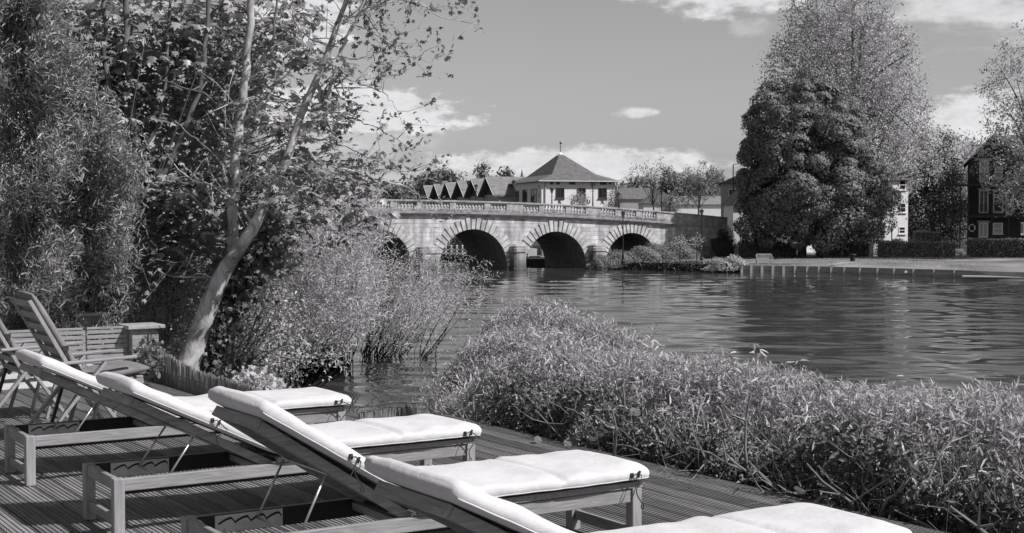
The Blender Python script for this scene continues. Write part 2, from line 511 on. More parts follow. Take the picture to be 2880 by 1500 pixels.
def leafmesh(name, material, parent, pos, axis, nrm, L, W, kind='dia', rnd=None):
    T, FC = TEMPL[kind]
    T = np.array(T)
    pos = np.asarray(pos, float); n = len(pos)
    x = nn(np.asarray(axis, float)); z = np.asarray(nrm, float)
    z = nn(z - (z * x).sum(-1, keepdims=True) * x)
    y = np.cross(z, x)
    L = np.broadcast_to(np.asarray(L, float), (n,))[:, None, None]
    W = np.broadcast_to(np.asarray(W, float), (n,))[:, None, None]
    V = pos[:, None] + T[None, :, 0:1] * L * x[:, None] + T[None, :, 1:2] * W * y[:, None] + T[None, :, 2:3] * L * z[:, None]
    k = len(T)
    loops = np.concatenate([np.array(f) for f in FC]); sizes = np.array([len(f) for f in FC])
    allloops = (loops[None] + (np.arange(n) * k)[:, None]).ravel()
    tot = np.tile(sizes, n)
    start = np.concatenate([[0], np.cumsum(tot)[:-1]])
    me = bpy.data.meshes.new(name)
    me.vertices.add(n * k); me.vertices.foreach_set('co', V.astype(np.float32).ravel())
    me.loops.add(len(allloops)); me.loops.foreach_set('vertex_index', allloops.astype(np.int32))
    me.polygons.add(len(tot)); me.polygons.foreach_set('loop_start', start.astype(np.int32)); me.polygons.foreach_set('loop_total', tot.astype(np.int32))
    me.update(calc_edges=True)
    at = me.attributes.new('rnd', 'FLOAT', 'POINT')
    rnd = rng.random(n) if rnd is None else rnd
    at.data.foreach_set('value', np.repeat(rnd, k).astype(np.float32))
    me.materials.append(material)
    o = bpy.data.objects.new(name, me)
    COL.objects.link(o)
    if parent is not None: o.parent = parent
    return o


def sph(n):
    return nn(rng.normal(size=(n, 3)))


def bez(a, b, c, n=6):
    a, b, c = Vector(a), Vector(b), Vector(c)
    return [a * (1 - t) ** 2 + b * 2 * t * (1 - t) + c * t * t for t in [i / (n - 1) for i in range(n)]]
# ================================================================ DECK
def build_deck():
    b = MB()
    pitch, gap = 0.145, 0.010
    u = -3.0
    groove = [(0.0, 0)]
    k = 5
    w = pitch - gap
    prof = [(0, -0.028), (0, -0.003), (0.003, 0)]
    for i in range(k):
        c = (i + 0.5) * w / k
        hw = w / k * 0.20
        prof += [(c - hw - 0.002, 0), (c - hw, -0.0055), (c + hw, -0.0055), (c + hw + 0.002, 0)]
    prof += [(w - 0.003, 0), (w, -0.003), (w, -0.028)]
    while u < 5.62:
        vend = 13.62
        if u > 4.36: vend = 11.2
        if u > 4.98: vend = 9.9
        dz = random.uniform(-0.0015, 0.0015)
        v = -2.0
        # boards are laid in lengths butted end to end
        cuts = [v]
        x = v + random.uniform(1.0, 4.0)
        while x < vend - 0.8:
            cuts.append(x); x += 3.6
        cuts.append(vend)
        for c0, c1 in zip(cuts[:-1], cuts[1:]):
            b.cur = random.random()
            n = len(prof)
            vs = [UV(u + pu, c0 + 0.001, pz + dz) for pu, pz in prof] + [UV(u + pu, c1 - 0.002, pz + dz) for pu, pz in prof]
            fs = [(i, i + 1, n + i + 1, n + i) for i in range(n - 1)] + [tuple(range(n)), tuple(range(2 * n - 1, n - 1, -1))]
            b.add(vs, fs)
        u += pitch
    # fascia boards and bearers below
    b.cur = 0.2
    for (u0, v0, u1, v1) in ((5.66, -2, 5.66, 9.9), (5.05, 9.92, 5.05, 11.2), (4.47, 11.22, 4.47, 13.62)):
        b.beam(UV(u0, v0, -0.11), UV(u1, v1, -0.11), 0.025, 0.16)
    for v in np.arange(-1.5, 13.6, 1.2):
        b.beam(UV(-3, v, -0.11), UV(4.3 if v > 11 else (4.95 if v > 9.8 else 5.6), v, -0.11), 0.06, 0.14)
    return struct(b.build('deck', M['deck'], rnd=True))


build_deck()

# ================================================================ SUN LOUNGERS
LL, LW, LH = 2.11, 0.57, 0.30                       # frame length, width and height


def cushion_mesh(ang, px, pz, back, rs):
    """one folded seat cushion lying on the back and the seat; x towards the foot, y across"""
    T = 0.036
    off = T + 0.006
    d = Vector((-math.cos(ang), 0, math.sin(ang))); nrm = Vector((math.sin(ang), 0, math.cos(ang)))
    A = Vector((px, 0, pz)) + d * (back + 0.07) + nrm * off
    bend = Vector((px + 0.02, 0, pz)) + Vector((math.tan(ang / 2) * off, 0, off))
    C = Vector((LL + 0.035, 0, LH + 0.03 + off))
    bend.z = LH + 0.03 + off
    path = []
    for t in np.linspace(0, 1, 48): path.append(A.lerp(bend, t))
    for t in np.linspace(0, 1, 70)[1:]: path.append(bend.lerp(C, t))
    pts = np.array(path)
    for _ in range(4):
        q = pts.copy(); q[1:-1] = (pts[:-2] + 2 * pts[1:-1] + pts[2:]) / 4; pts = q
    s = np.concatenate([[0], np.cumsum(np.linalg.norm(np.diff(pts, axis=0), axis=1))])
    tot = s[-1]
    tan = np.gradient(pts, axis=0); tan = nn(tan)
    up = np.stack([-tan[:, 2], 0 * tan[:, 0], tan[:, 0]], 1)
    sb = s[47]
    creases = [(sb * 0.40, 0.30), (sb, 0.35), (sb + (tot - sb) * (0.52 + 0.02 * rs), 0.60)]
    M_ = 40
    th = np.linspace(0, 2 * np.pi, M_, endpoint=False)
    V, Fc = [], []
    r2 = np.random.default_rng(rs)
    ph = r2.uniform(0, 6.28, 8)
    for i in range(len(pts)):
        e = min(s[i], tot - s[i])
        end = math.sqrt(max(0.0, 1 - (1 - min(e / 0.035, 1)) ** 2))
        th_s = 0.62 + 0.38 * end
        if e < 1e-6: th_s = 0.45
        cr = 1.0
        for c, dep in creases: cr -= dep * math.exp(-((s[i] - c) / 0.016) ** 2)
        puff = 1.0 + 0.10 * math.sin(s[i] * 7.1 + ph[0]) * 0.5 + 0.05 * math.sin(s[i] * 15 + ph[1])
        hw = 0.325 * (0.93 + 0.07 * end) + 0.006 * math.sin(s[i] * 9 + ph[2])
        for j, a in enumerate(th):
            ca, sa = math.cos(a), math.sin(a)
            yy = math.copysign(abs(ca) ** 0.32, ca)
            zz = math.copysign(abs(sa) ** 0.5, sa)
            crown = 1.0 + 0.16 * (1 - yy * yy) if sa > 0 else 1.0
            side = 0.5 + 0.5 * abs(yy)
            wr = 1 + 0.06 * math.sin(s[i] * 38 + yy * 5 + ph[3]) * max(0, abs(yy) - 0.5)
            edge_cr = 1 - (1 - cr) * (0.45 + 0.55 * abs(yy) ** 2)
            lump = 0.0035 * (math.sin(s[i] * 17 + yy * 4.3 + ph[4]) * math.sin(s[i] * 6.3 - yy * 7 + ph[5]) + 0.7 * math.sin(s[i] * 31 - yy * 9 + ph[6]) * max(0.0, math.sin(s[i] * 4.1 + ph[7])))
            z = (lump if sa > 0 else 0) + T * zz * th_s * (crown * puff * edge_cr if sa > 0 else 1.0) * wr
            p = pts[i] + up[i] * z
            V.append((p[0], yy * hw * (1 - 0.02 * (1 - cr)) + LW / 2, p[2]))
    n = len(pts)
    for i in range(n - 1):
        for j in range(M_):
            a, b = i * M_ + j, i * M_ + (j + 1) % M_
            Fc.append((a, b, b + M_, a + M_))
    Fc.append(tuple(range(M_ - 1, -1, -1))); Fc.append(tuple(range((n - 1) * M_, n * M_)))
    return V, Fc, pts, up, s, sb


def cord_part(parent, path, r=0.0028, name='tie_cord'):
    b = MB(); b.tube(path, r, 5)
    return b.build(name, M['cord'], parent, smooth=True)


def make_lounger(label, loc, ang_deg, rs):
    t = thing('sun_lounger', label, 'sun lounger', loc, DECK_ANG, 'cushioned teak sun loungers in a row on the deck')
    rr = random.Random(rs)
    lg = 0.056
    for x in (0, LL - lg):
        for y in (0, LW - lg):
            b = MB(); b.box(x, y, 0, x + lg, y + lg, LH)
            b.build('leg', M['teakv'], t, bevel=0.004)
    rt = 0.028
    for y in (0.012, LW - 0.012 - rt):
        b = MB(); b.box(lg + 0.0005, y, LH - 0.068, LL - lg - 0.0005, y + rt, LH - 0.003)
        b.build('side_rail', M['teak'], t, bevel=0.004)
    for x in (0.012, LL - 0.012 - rt):
        b = MB(); b.box(x, lg + 0.0005, LH - 0.066, x + rt, LW - lg - 0.0005, LH - 0.002)
        b.build('end_rail', M['teaky'], t, bevel=0.004)
        b = MB(); b.box(x + 0.004, lg + 0.0005, 0.055, x + 0.028, LW - lg - 0.0005, 0.105)
        b.build('stretcher', M['teaky'], t, bevel=0.004)
    px, pz = 0.87, LH + 0.004
    # slatted seat lying on the rails
    b = MB()
    for y in (0.002, LW - 0.034):
        b.box(px + 0.01, y, LH + 0.0015, LL - 0.0185, y + 0.032, LH + 0.031)
    b.box(px + 0.01, LW / 2 - 0.02, LH + 0.0015, LL - 0.02, LW / 2 + 0.02, LH + 0.014)
    x = px + 0.02
    while x < LL - 0.05:
        b.box(x, 0.0345, LH + 0.0145, x + 0.062, LW - 0.0345, LH + 0.030); x += 0.075
    b.box(LL - 0.018, 0.0, LH + 0.001, LL + 0.004, LW, LH + 0.032)
    b.build('seat_slats', M['teaky'], t, bevel=0.002)
    b = MB(); b.box(px - 0.06, 0.0425, LH - 0.055, px - 0.02, LW - 0.0425, LH - 0.02)
    b.build('cross_bar', M['teaky'], t, bevel=0.003)
    # hinged back
    ang = R(ang_deg); back = 0.84
    mx = Matrix.Translation((px, 0, pz)) @ Matrix.Rotation(math.pi + ang, 4, 'Y')
    # local x runs up the back, z downwards after the turn: keep z thin either way
    b = MB()
    bw0, bw1 = 0.046, LW - 0.046
    for y in (bw0, bw1 - 0.034): b.box(0.0, y, -0.002, back, y + 0.034, 0.042, mx)
    b.build('back_frame', M['teak'], t, bevel=0.003)
    b = MB()
    x = 0.012
    while x < back - 0.05:
        b.box(x, bw0 + 0.036, -0.004, x + 0.066, bw1 - 0.036, 0.016, mx); x += 0.074
    b.build('back_slats', M['teaky'], t, bevel=0.002)
    b = MB(); b.box(back + 0.001, bw0, -0.003, back + 0.024, bw1, 0.044, mx)
    b.build('head_board', M['teaky'], t, bevel=0.003)
    # support rod: two struts and the axle across the back
    ra = 0.46
    top = mx @ Vector((ra, 0, 0.045))
    foot = Vector((0.335, 0, LH - 0.035)) if ang_deg > 30 else Vector((0.29, 0, LH - 0.035))
    b = MB()
    b.tube([(foot.x, 0.055, foot.z), (top.x, 0.064, top.z)], 0.0055, 8)
    b.tube([(foot.x, LW - 0.055, foot.z), (top.x, LW - 0.064, top.z)], 0.0055, 8)
    b.tube([(top.x, 0.055, top.z), (top.x, LW - 0.055, top.z)], 0.0055, 8)
    b.tube([(foot.x, 0.05, foot.z), (foot.x, LW - 0.05, foot.z)], 0.0055, 8)
    b.build('support_rod', M['metal'], t, smooth=True)
    # dark strip inside both rails, standing in for the backrest's shadow
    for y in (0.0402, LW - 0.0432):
        b = MB(); b.box(0.06, y, LH - 0.088, 1.3, y + 0.003, LH - 0.004); b.build('shade_strip', M['black'], t)
    # notched plates inside both rails, with the dark saw-tooth slot
    for y, sgn in ((0.046, 1), (LW - 0.046, -1)):
        b = MB(); b.box(0.14, y - 0.0015, LH - 0.085, 0.46, y + 0.0015, LH - 0.008)
        p = b.build('notched_plate', M['plate'], t)
        top_, bot = [], []
        for k in range(4):
            x0 = 0.155 + k * 0.075
            for q in range(7):
                f = q / 6
                z = LH - 0.047 + 0.022 * math.sin(min(f * 1.25, 1) * math.pi / 2)
                if f > 0.86: z -= (f - 0.86) / 0.14 * 0.016
                top_.append((x0 + 0.074 * f, z + 0.006)); bot.append((x0 + 0.074 * f, z - 0.005))
        b = MB()
        poly_t, poly_b = top_, bot
        vs = [(x, y + sgn * 0.0022, z) for x, z in poly_t] + [(x, y + sgn * 0.0022, z) for x, z in poly_b]
        n = len(poly_t)
        vs += [(x, y + sgn * 0.0016, z) for x, y_, z in vs]
        b.add(vs, [(i, i + 1, n + i + 1, n + i) for i in range(n - 1)] + [(2 * n + i, 3 * n + i, 3 * n + i + 1, 2 * n + i + 1) for i in range(n - 1)])
        b.build('notch_slot', M['black'], p)
        for x in (0.18, 0.30, 0.42):
            b = MB()
            b.lathe([(0.006, 0), (0.006, 0.002), (0.003, 0.0035)], 8, (0, 0, 0))
            for i in range(len(b.v) - 24, len(b.v)):
                q = b.v[i]; b.v[i] = (x + q[0], y + sgn * (0.0016 + q[2]), LH - 0.074 + q[1])
            b.build('screw', M['metal'], p)
    # corner braces at the head end
    for y, sgn in ((0.0445, 1), (LW - 0.0445, -1)):
        b = MB()
        b.prism([(0, 0), (0.075, 0), (0.07, 0.012), (0.03, 0.05), (0.008, 0.052), (0, 0.05)], (0.041, y, LH - 0.066), (1, 0, 0), (0, 0, 1), -sgn * 0.004)
        for k in range(3):
            b.lathe([(0.008, 0), (0.006, 0.004), (0.002, 0.005)], 8)
            for i in range(len(b.v) - 24, len(b.v)):
                q = b.v[i]; b.v[i] = (0.055 + k * 0.016 + q[0], y + sgn * (0.004 + q[2]), LH - 0.053 + (k % 2) * 0.018 + q[1])
        b.build('corner_brace', M['plate'], t)
    # cushion
    V, Fc, pts, up, s, sb = cushion_mesh(ang, px, pz, back, rs)
    b = MB(); b.add(V, Fc)
    c = b.build('cushion', M['canvas'], t, smooth=True)
    M_ = 40
    for j0, dz in ((22, 0), (38, 0)):
        b = MB(); b.tube([Vector(V[i * M_ + j0]) for i in range(1, len(pts) - 1)], 0.0024 if j0 in (18, 2) else 0.004, 5)
        b.build('piping', M['piping'], c, smooth=True)
    # ties: a toggle and a hanging cord on the near side of the back and of the foot end
    for (k, slack) in ((24, 0.10), (109, 0.13)):
        base = Vector(V[k * M_ + 20]); u_ = Vector(up[k]); tg = Vector(nn((pts[k + 1] - pts[k])[None])[0])
        b = MB()
        b.box(-0.007, -0.006, -0.012, 0.007, 0.004, 0.012, Matrix.Translation(base + Vector((0, -0.004, 0))))
        b.beam(base + tg * 0.035 + Vector((0, -0.008, -0.012)), base + tg * 0.045 + Vector((0, -0.008, 0.020)), 0.009, 0.008)
        b.build('toggle', M['cord'], c)
        q = base + Vector((0, -0.012, 0))
        path = [q, q + tg * 0.02 + Vector((0, -0.006, 0.01)), q + tg * 0.045 + Vector((0, -0.008, 0.0))]
        for i in range(8):
            f = (i + 1) / 8
            path.append(q + tg * (0.05 + 0.035 * math.sin(f * 3 + rs)) + Vector((0.012 * math.sin(f * 5 + rs), -0.012 - 0.006 * math.sin(f * 4), -0.01 - slack * f)))
        # a little loop at the end
        e = path[-1]
        for i in range(8):
            a = i / 7 * 6.0
            path.append(e + Vector((0.008 * math.sin(a), 0, -0.012 + 0.012 * math.cos(a))))
        cord_part(c, path, 0.003)
        path = [q + tg * 0.03]
        for i in range(6):
            f = (i + 1) / 6
            path.append(q + tg * (0.03 - 0.05 * f) + Vector((0, -0.012, -0.008 - slack * 0.75 * f + 0.01 * math.sin(f * 6))))
        cord_part(c, path, 0.0026)
    return t


hL1, hL2 = G(73, 1229, LH), G(320, 1349.6, LH)
hL3 = G(508, 1452, LH) - UV(0, LW, 0)
L4 = hL3 + (hL3 - hL1) * 0.5
for lab, p, a, rs in (
        ('cream cushioned teak sun lounger beside the folding recliners, farthest from the camera', hL1, 27.0, 1),
        ('cream cushioned teak sun lounger second from the folding recliners', hL2, 27.5, 2),
        ('cream cushioned teak sun lounger with the steepest raised back, third from the folding recliners', hL3, 33.5, 3),
        ('cream cushioned teak sun lounger nearest the camera, cut by the bottom edge', L4, 28.0, 4)):
    make_lounger(lab, (p.x, p.y, 0.0), a, rs)


# ================================================================ FOLDING RECLINERS
def make_recliner(label):
    t = thing('folding_recliner', label, 'garden chair', (0, 0, 0), DECK_ANG, 'grey cushioned folding teak recliners')
    W = 0.54
    # back: two stiles, head rail, wide slats
    lo, hi = Vector((0.34, 0, 0.33)), Vector((-0.05, 0, 1.03))
    d = (hi - lo).normalized(); back = (hi - lo).length
    nz = Vector((d.z, 0, -d.x))
    for y in (0.02, W - 0.02):
        b = MB(); b.beam(lo + Vector((0, y, 0)), hi + Vector((0, y, 0)), 0.036, 0.028, nz)
        b.build('back_stile', M['teakv'], t, bevel=0.004)
    b = MB()
    k = 8
    for i in range(k):
        c = lo + d * (0.08 + (back - 0.11) * i / (k - 1))
        b.beam(c + Vector((0, 0.039, 0)), c + Vector((0, W - 0.039, 0)), 0.056, 0.014, nz)
    b.build('back_slats', M['teaky'], t, bevel=0.003)
    # seat
    s0, s1 = Vector((0.28, 0, 0.36)), Vector((0.76, 0, 0.42))
    for y in (0.03, W - 0.03):
        b = MB(); b.beam(s0 + Vector((0, y, 0)), s1 + Vector((0, y, 0)), 0.024, 0.045)
        b.build('seat_rail', M['teak'], t, bevel=0.003)
    b = MB()
    for i in range(7):
        c = s0.lerp(s1, (i + 0.4) / 6.8) + Vector((0, 0, 0.032))
        b.beam(c + Vector((0, 0.015, 0)), c + Vector((0, W - 0.015, 0)), 0.05, 0.014, Vector((0, 0, 1)))
    b.build('seat_slats', M['teaky'], t, bevel=0.003)
    # crossed legs and the stay that carries the arm
    for y in (-0.004, W + 0.004):
        b = MB(); b.beam((0.0, y, 0.0), (0.47, y, 0.57), 0.024, 0.05, (0, 1, 0))
        b.build('leg', M['teakv'], t, bevel=0.004)
        y2 = y + (0.028 if y < 0.1 else -0.028)
        b = MB(); b.beam((0.66, y2, 0.0), (0.30, y2, 0.50), 0.024, 0.05, (0, 1, 0))
        b.build('leg', M['teakv'], t, bevel=0.004)
        y3 = y + (0.058 if y < 0.1 else -0.058)
        b = MB(); b.beam((0.50, y3, 0.0), (0.60, y3, 0.38), 0.022, 0.04, (0, 1, 0))
        b.build('leg', M['teakv'], t, bevel=0.004)
        b = MB(); b.beam((0.13, y - 0.001, 0.575), (0.70, y - 0.001, 0.60), 0.055, 0.024)
        b.build('armrest', M['teak'], t, bevel=0.008)
        b = MB(); b.beam((0.20, y3, 0.05), (0.30, y3, 0.38), 0.022, 0.035, (0, 1, 0))
        b.build('stay', M['black'], t, bevel=0.003)
    b = MB(); b.beam((0.10, 0.012, 0.12), (0.10, W - 0.012, 0.12), 0.03, 0.024)
    b.beam((0.62, 0.03, 0.06), (0.62, W - 0.03, 0.06), 0.03, 0.024)
    b.build('stretcher', M['teaky'], t, bevel=0.003)
    # grey cushion over the back and the seat
    off = 0.05
    path = [hi + d * 0.03 + nz * off * 0.8, lo + d * 0.12 + nz * off, Vector((0.44, 0, 0.46)), s1 + Vector((0.05, 0, 0.085))]
    pts = []
    for i in range(3):
        for q in np.linspace(0, 1, 14, endpoint=False): pts.append(path[i].lerp(path[i + 1], q))
    pts.append(path[3]); pts = np.array(pts)
    for _ in range(3):
        q = pts.copy(); q[1:-1] = (pts[:-2] + 2 * pts[1:-1] + pts[2:]) / 4; pts = q
    tan = nn(np.gradient(pts, axis=0)); up = np.stack([-tan[:, 2], 0 * tan[:, 0], tan[:, 0]], 1)
    K = 24; V, Fc = [], []
    for i in range(len(pts)):
        e = min(i, len(pts) - 1 - i)
        sc = (0.4, 0.75, 0.95, 1.0)[min(e, 3)]
        cr = 1 - 0.3 * math.exp(-((i - 14) / 1.2) ** 2) - 0.25 * math.exp(-((i - 27) / 1.4) ** 2)
        for j in range(K):
            a = 2 * math.pi * j / K; ca, sa = math.cos(a), math.sin(a)
            yy = math.copysign(abs(ca) ** 0.5, ca) * 0.245; zz = math.copysign(abs(sa) ** 0.7, sa) * 0.036 * sc * cr
            p = pts[i] + up[i] * zz
            V.append((p[0], W / 2 + yy * (0.97 if e == 0 else 1), p[2]))
    n = len(pts)
    for i in range(n - 1):
        for j in range(K): Fc.append((i * K + j, i * K + (j + 1) % K, (i + 1) * K + (j + 1) % K, (i + 1) * K + j))
    Fc.append(tuple(range(K - 1, -1, -1))); Fc.append(tuple(range((n - 1) * K, n * K)))
    b = MB(); b.add(V, Fc); c = b.build('cushion', M['greycanvas'], t, smooth=True)
    for k_ in (9,):
        p = Vector(V[k_ * K + K // 2]) + Vector((0, -0.004, 0))
        b = MB(); b.box(-0.02, -0.005, -0.016, 0.02, 0.005, 0.02, Matrix.Translation(p))
        b.build('toggle', M['cord'], c)
        cord_part(c, [p, p + Vector((0.02, -0.01, -0.05)), p + Vector((0.025, -0.012, -0.10)), p + Vector((0.045, -0.01, -0.15)), p + Vector((0.03, -0.008, -0.17))], 0.004)
    return t


rec = make_recliner('grey cushioned folding teak recliner standing wholly in view behind the farthest lounger')
p = UV(2.46, 10.06); rec.location = p
p = UV(2.36, 11.36)
dup(rec, p, DECK_ANG + R(2), 'grey cushioned folding teak recliner half cut by the left edge of the photo')

# ================================================================ GATE, PILLARS, REED SCREENS
gate_v = 14.3
t = thing('slatted_fence', 'low slatted timber fence panel between the brick pillars behind the recliners', 'fence', UV(3.1, gate_v), DECK_ANG)
b = MB()
for i in range(8):
    z = 0.075 + i * 0.051
    b.box(0.0, 0.0, z, 0.845, 0.018, z + 0.036); b.box(0.885, 0.0, z, 1.30, 0.018, z + 0.036)
b.box(0, -0.004, 0.478, 0.845, 0.03, 0.500); b.box(0.885, -0.004, 0.478, 1.30, 0.03, 0.500)
b.build('slat_panel', M['slat'], t, bevel=0.003)
for x in (0.02, 0.846, 1.24):
    b = MB(); b.box(x, 0.0185, 0.0, x + 0.038, 0.055, 0.47); b.build('post', M['slat'], t, bevel=0.003)


def pillar(u, v, w, h, label):
    t = thing('brick_pillar', label, 'pillar', UV(u, v, -0.05), DECK_ANG, 'low brick pillars')
    b = MB(); b.box(0, 0, 0, w, w, h + 0.05); b.build('shaft', M['brick'], t, bevel=0.004)
    b = MB(); b.box(-0.055, -0.055, h + 0.0505, w + 0.055, w + 0.055, h + 0.09); b.build('coping', M['coping'], t, bevel=0.008)
    return t


pl = pillar(4.42, 14.2, 0.28, 0.47, 'pale brick pillar with stone coping at the end of the slatted fence by the reed screen')
b = MB(); b.tube([(0.17, -0.012, 0.47), (0.17, -0.014, 0.20), (0.165, -0.012, 0.02)], 0.005, 5)
b.tube([(0.205, -0.012, 0.47), (0.20, -0.02, 0.40), (0.17, -0.024, 0.38), (0.155, -0.02, 0.41), (0.17, -0.014, 0.43)], 0.005, 5)
b.build('cable', M['cord'], pl, smooth=True)
pillar(4.62, 17.0, 0.29, 0.43, 'shaded brick pillar behind the slatted fence under the bamboo')
t = thing('garden_wall', 'low pale brick wall with coping behind the recliners at the left edge', 'wall', UV(0.6, 14.32, -0.05), DECK_ANG)
b = MB(); b.box(0, 0, 0, 2.44, 0.22, 0.46); b.build('brickwork', M['brick'], t)
b = MB(); b.box(-0.04, -0.04, 0.4605, 2.47, 0.26, 0.50); b.build('coping', M['coping'], t, bevel=0.006)
t = thing('garden_wall', 'low shaded brick wall running back under the bamboo to the far pillar', 'wall', UV(2.4, 17.03, -0.05), DECK_ANG)
b = MB(); b.box(0, 0, 0, 2.21, 0.2, 0.30); b.build('brickwork', M['brick'], t)
b = MB(); b.box(0, -0.03, 0.3005, 2.21, 0.23, 0.34); b.build('coping', M['coping'], t, bevel=0.006)


def reed_screen(label, pts, h0, h1, n):
    """split reeds stood side by side along a line of points, held by two wires"""
    t = thing('reed_screen', label, 'reed screen', pts[0], 0, 'low reed screens on the deck edge')
    o = Vector(pts[0])
    P_ = [Vector(p) - o for p in pts]
    seg = [(P_[i + 1] - P_[i]).length for i in range(len(P_) - 1)]
    tot = sum(seg)

    def at(f):
        q = f * tot
        for i, l in enumerate(seg):
            if q <= l or i == len(seg) - 1: return P_[i].lerp(P_[i + 1], min(q / l, 1))
            q -= l
    b = MB()
    rr = random.Random(n)
    sag = 0
    for i in range(n):
        f = i / (n - 1)
        p = at(f)
        if i % 9 == 0: sag = rr.uniform(-0.012, 0.012)
        hh = (h0 + (h1 - h0) * f + sag + rr.uniform(-0.012, 0.012) + 0.02 * math.sin(f * 9))
        b.cur = rr.random()
        lean = Vector((rr.uniform(-0.012, 0.012), rr.uniform(-0.012, 0.012), 0))
        b.tube([p + Vector((0, 0, -0.05)), p + lean + Vector((rr.uniform(-.004, .004), rr.uniform(-.006, .006), max(hh, 0.05)))], [0.006 * rr.uniform(0.7, 1.2)] * 2, 4)
    b.build('reeds', M['reed'], t, rnd=True)
    b = MB()
    for z in (0.05, max(min(h0, h1) - 0.06, 0.09)):
        b.tube([at(i / 12) + Vector((0, 0, z)) for i in range(13)], 0.0035, 4)
    b.build('wire', M['cord'], t)
    return t


reed_screen('long split reed screen running from the brick pillar along the deck edge', [UV(4.50, 14.1, 0), UV(4.50, 13.2, 0), UV(4.52, 12.2, 0), UV(4.55, 11.0, 0)], 0.30, 0.13, 330)
reed_screen('short curved reed screen behind the foot of the second lounger by the water', [G(1012, 1178, 0), G(1060, 1172, 0), G(1115, 1163, 0), G(1172, 1166, 0)], 0.015, 0.060, 70)

b = MB(); b.add([UV(-4, 13.66, -0.03), UV(4.45, 13.66, -0.03), UV(4.45, 19, -0.03), UV(-4, 19, -0.03)], [(0, 1, 2, 3)])
struct(b.build('gravel', M['gravel']))
# ================================================================ WATER AND LAND
def build_river():
    """river surface with real wind ripples where the picture can see them, a plain sheet just below it elsewhere"""
    b = MB(); b.add([(-400, 6, WATER - 0.30), (400, 6, WATER - 0.30), (400, 700, WATER - 0.30), (-400, 700, WATER - 0.30)], [(0, 1, 2, 3)])
    struct(b.build('river_sheet', M['water']))
    d = [20.0]
    while d[-1] < 230: d.append(d[-1] + min(0.6, max(0.10, d[-1] * d[-1] * 4.2e-5)))
    d = np.array(d); k = 760
    tt = np.linspace(-0.46, 0.46, k)
    X = tt[None] * d[:, None]; Y = np.repeat(d[:, None], k, 1)
    Z = np.zeros_like(X); r2 = np.random.default_rng(4)
    wob = 0.5 + 0.5 * np.sin(X * .05 + Y * .021 + 1) * np.sin(Y * .06 - X * .03)
    for i in range(54):
        big = i < 24
        lam = 1.3 * (5.5 / 1.3) ** r2.random() if big else 0.45 * (1.3 / 0.45) ** r2.random()
        an = r2.normal(1.5, .42); kx, ky = np.cos(an) * 6.283 / lam, np.sin(an) * 6.283 / lam
        w_ = np.sin(kx * X + ky * Y + r2.random() * 6.28)
        if big: w_ = 2 * ((1 + w_) / 2) ** 2.0 - 0.75      # peaked crests, flat troughs
        Z += SLOPE * (1.0 if big else 0.30) * lam / 6.283 * w_ * (0.45 + .9 * wob)
    n = len(d)
    V = np.stack([X, Y, Z + WATER], -1).reshape(-1, 3).astype(np.float32)
    i0 = (np.arange(n - 1)[:, None] * k + np.arange(k - 1)[None]).ravel()
    Q = np.stack([i0, i0 + 1, i0 + k + 1, i0 + k], 1).astype(np.int32)
    me = bpy.data.meshes.new('river'); me.vertices.add(len(V)); me.vertices.foreach_set('co', V.ravel())
    me.loops.add(Q.size); me.loops.foreach_set('vertex_index', Q.ravel())
    me.polygons.add(len(Q)); me.polygons.foreach_set('loop_start', np.arange(0, Q.size, 4, dtype=np.int32)); me.polygons.foreach_set('loop_total', np.full(len(Q), 4, np.int32))
    me.polygons.foreach_set('use_smooth', np.ones(len(Q), bool)); me.update(calc_edges=True)
    me.materials.append(M['water'])
    o = bpy.data.objects.new('river', me); COL.objects.link(o); struct(o)


SLOPE = 0.0155
build_river()
b = MB(); b.add([(-1500, -60, -5.0), (1500, -60, -5.0), (1500, 2500, -5.0), (-1500, 2500, -5.0)], [(0, 1, 2, 3)])
struct(b.build('ground', M['soil']))

BANK = [(60, 2), (14, 14.5), (8, 17.0), (4, 18.6), (0.5, 18.4), (-2.2, 19.0), (-4.2, 23), (-6.5, 33), (-9.5, 48), (-12, 75), (-15, 110), (-19, 140), (-60, 240)]


def bank_dist(x, y):
    """distance inside the near bank (negative over the water)"""
    best = 1e9; side = 1
    for (x0, y0), (x1, y1) in zip(BANK[:-1], BANK[1:]):
        dx, dy = x1 - x0, y1 - y0
        q = max(0, min(1, ((x - x0) * dx + (y - y0) * dy) / (dx * dx + dy * dy)))
        ex, ey = x - x0 - q * dx, y - y0 - q * dy
        dd = math.hypot(ex, ey)
        if dd < best:
            best = dd; side = 1 if dx * ey - dy * ex > 0 else -1
    return best * side


def bank_z(x, y):
    s = bank_dist(x, y)
    return max(-4.2, min(-0.32, WATER + s * 0.55 + 0.12 * math.sin(x * 1.3 + y * 0.7)))


def build_bank():
    xs = np.concatenate([np.linspace(-90, -22, 12), np.arange(-20, 16, 0.9), np.linspace(17, 60, 12)])
    ys = np.concatenate([np.linspace(-12, 6, 8), np.arange(7, 36, 0.9), np.linspace(38, 240, 40)])
    vs = [(x, y, bank_z(x, y)) for y in ys for x in xs]
    nx = len(xs); fs = []
    for j in range(len(ys) - 1):
        for i in range(nx - 1):
            q = (j * nx + i, j * nx + i + 1, (j + 1) * nx + i + 1, (j + 1) * nx + i)
            if max(vs[k][2] for k in q) > -4.1: fs.append(q)
    b = MB(); b.add(vs, fs)
    struct(b.build('near_bank', M['soil'], smooth=True))


build_bank()

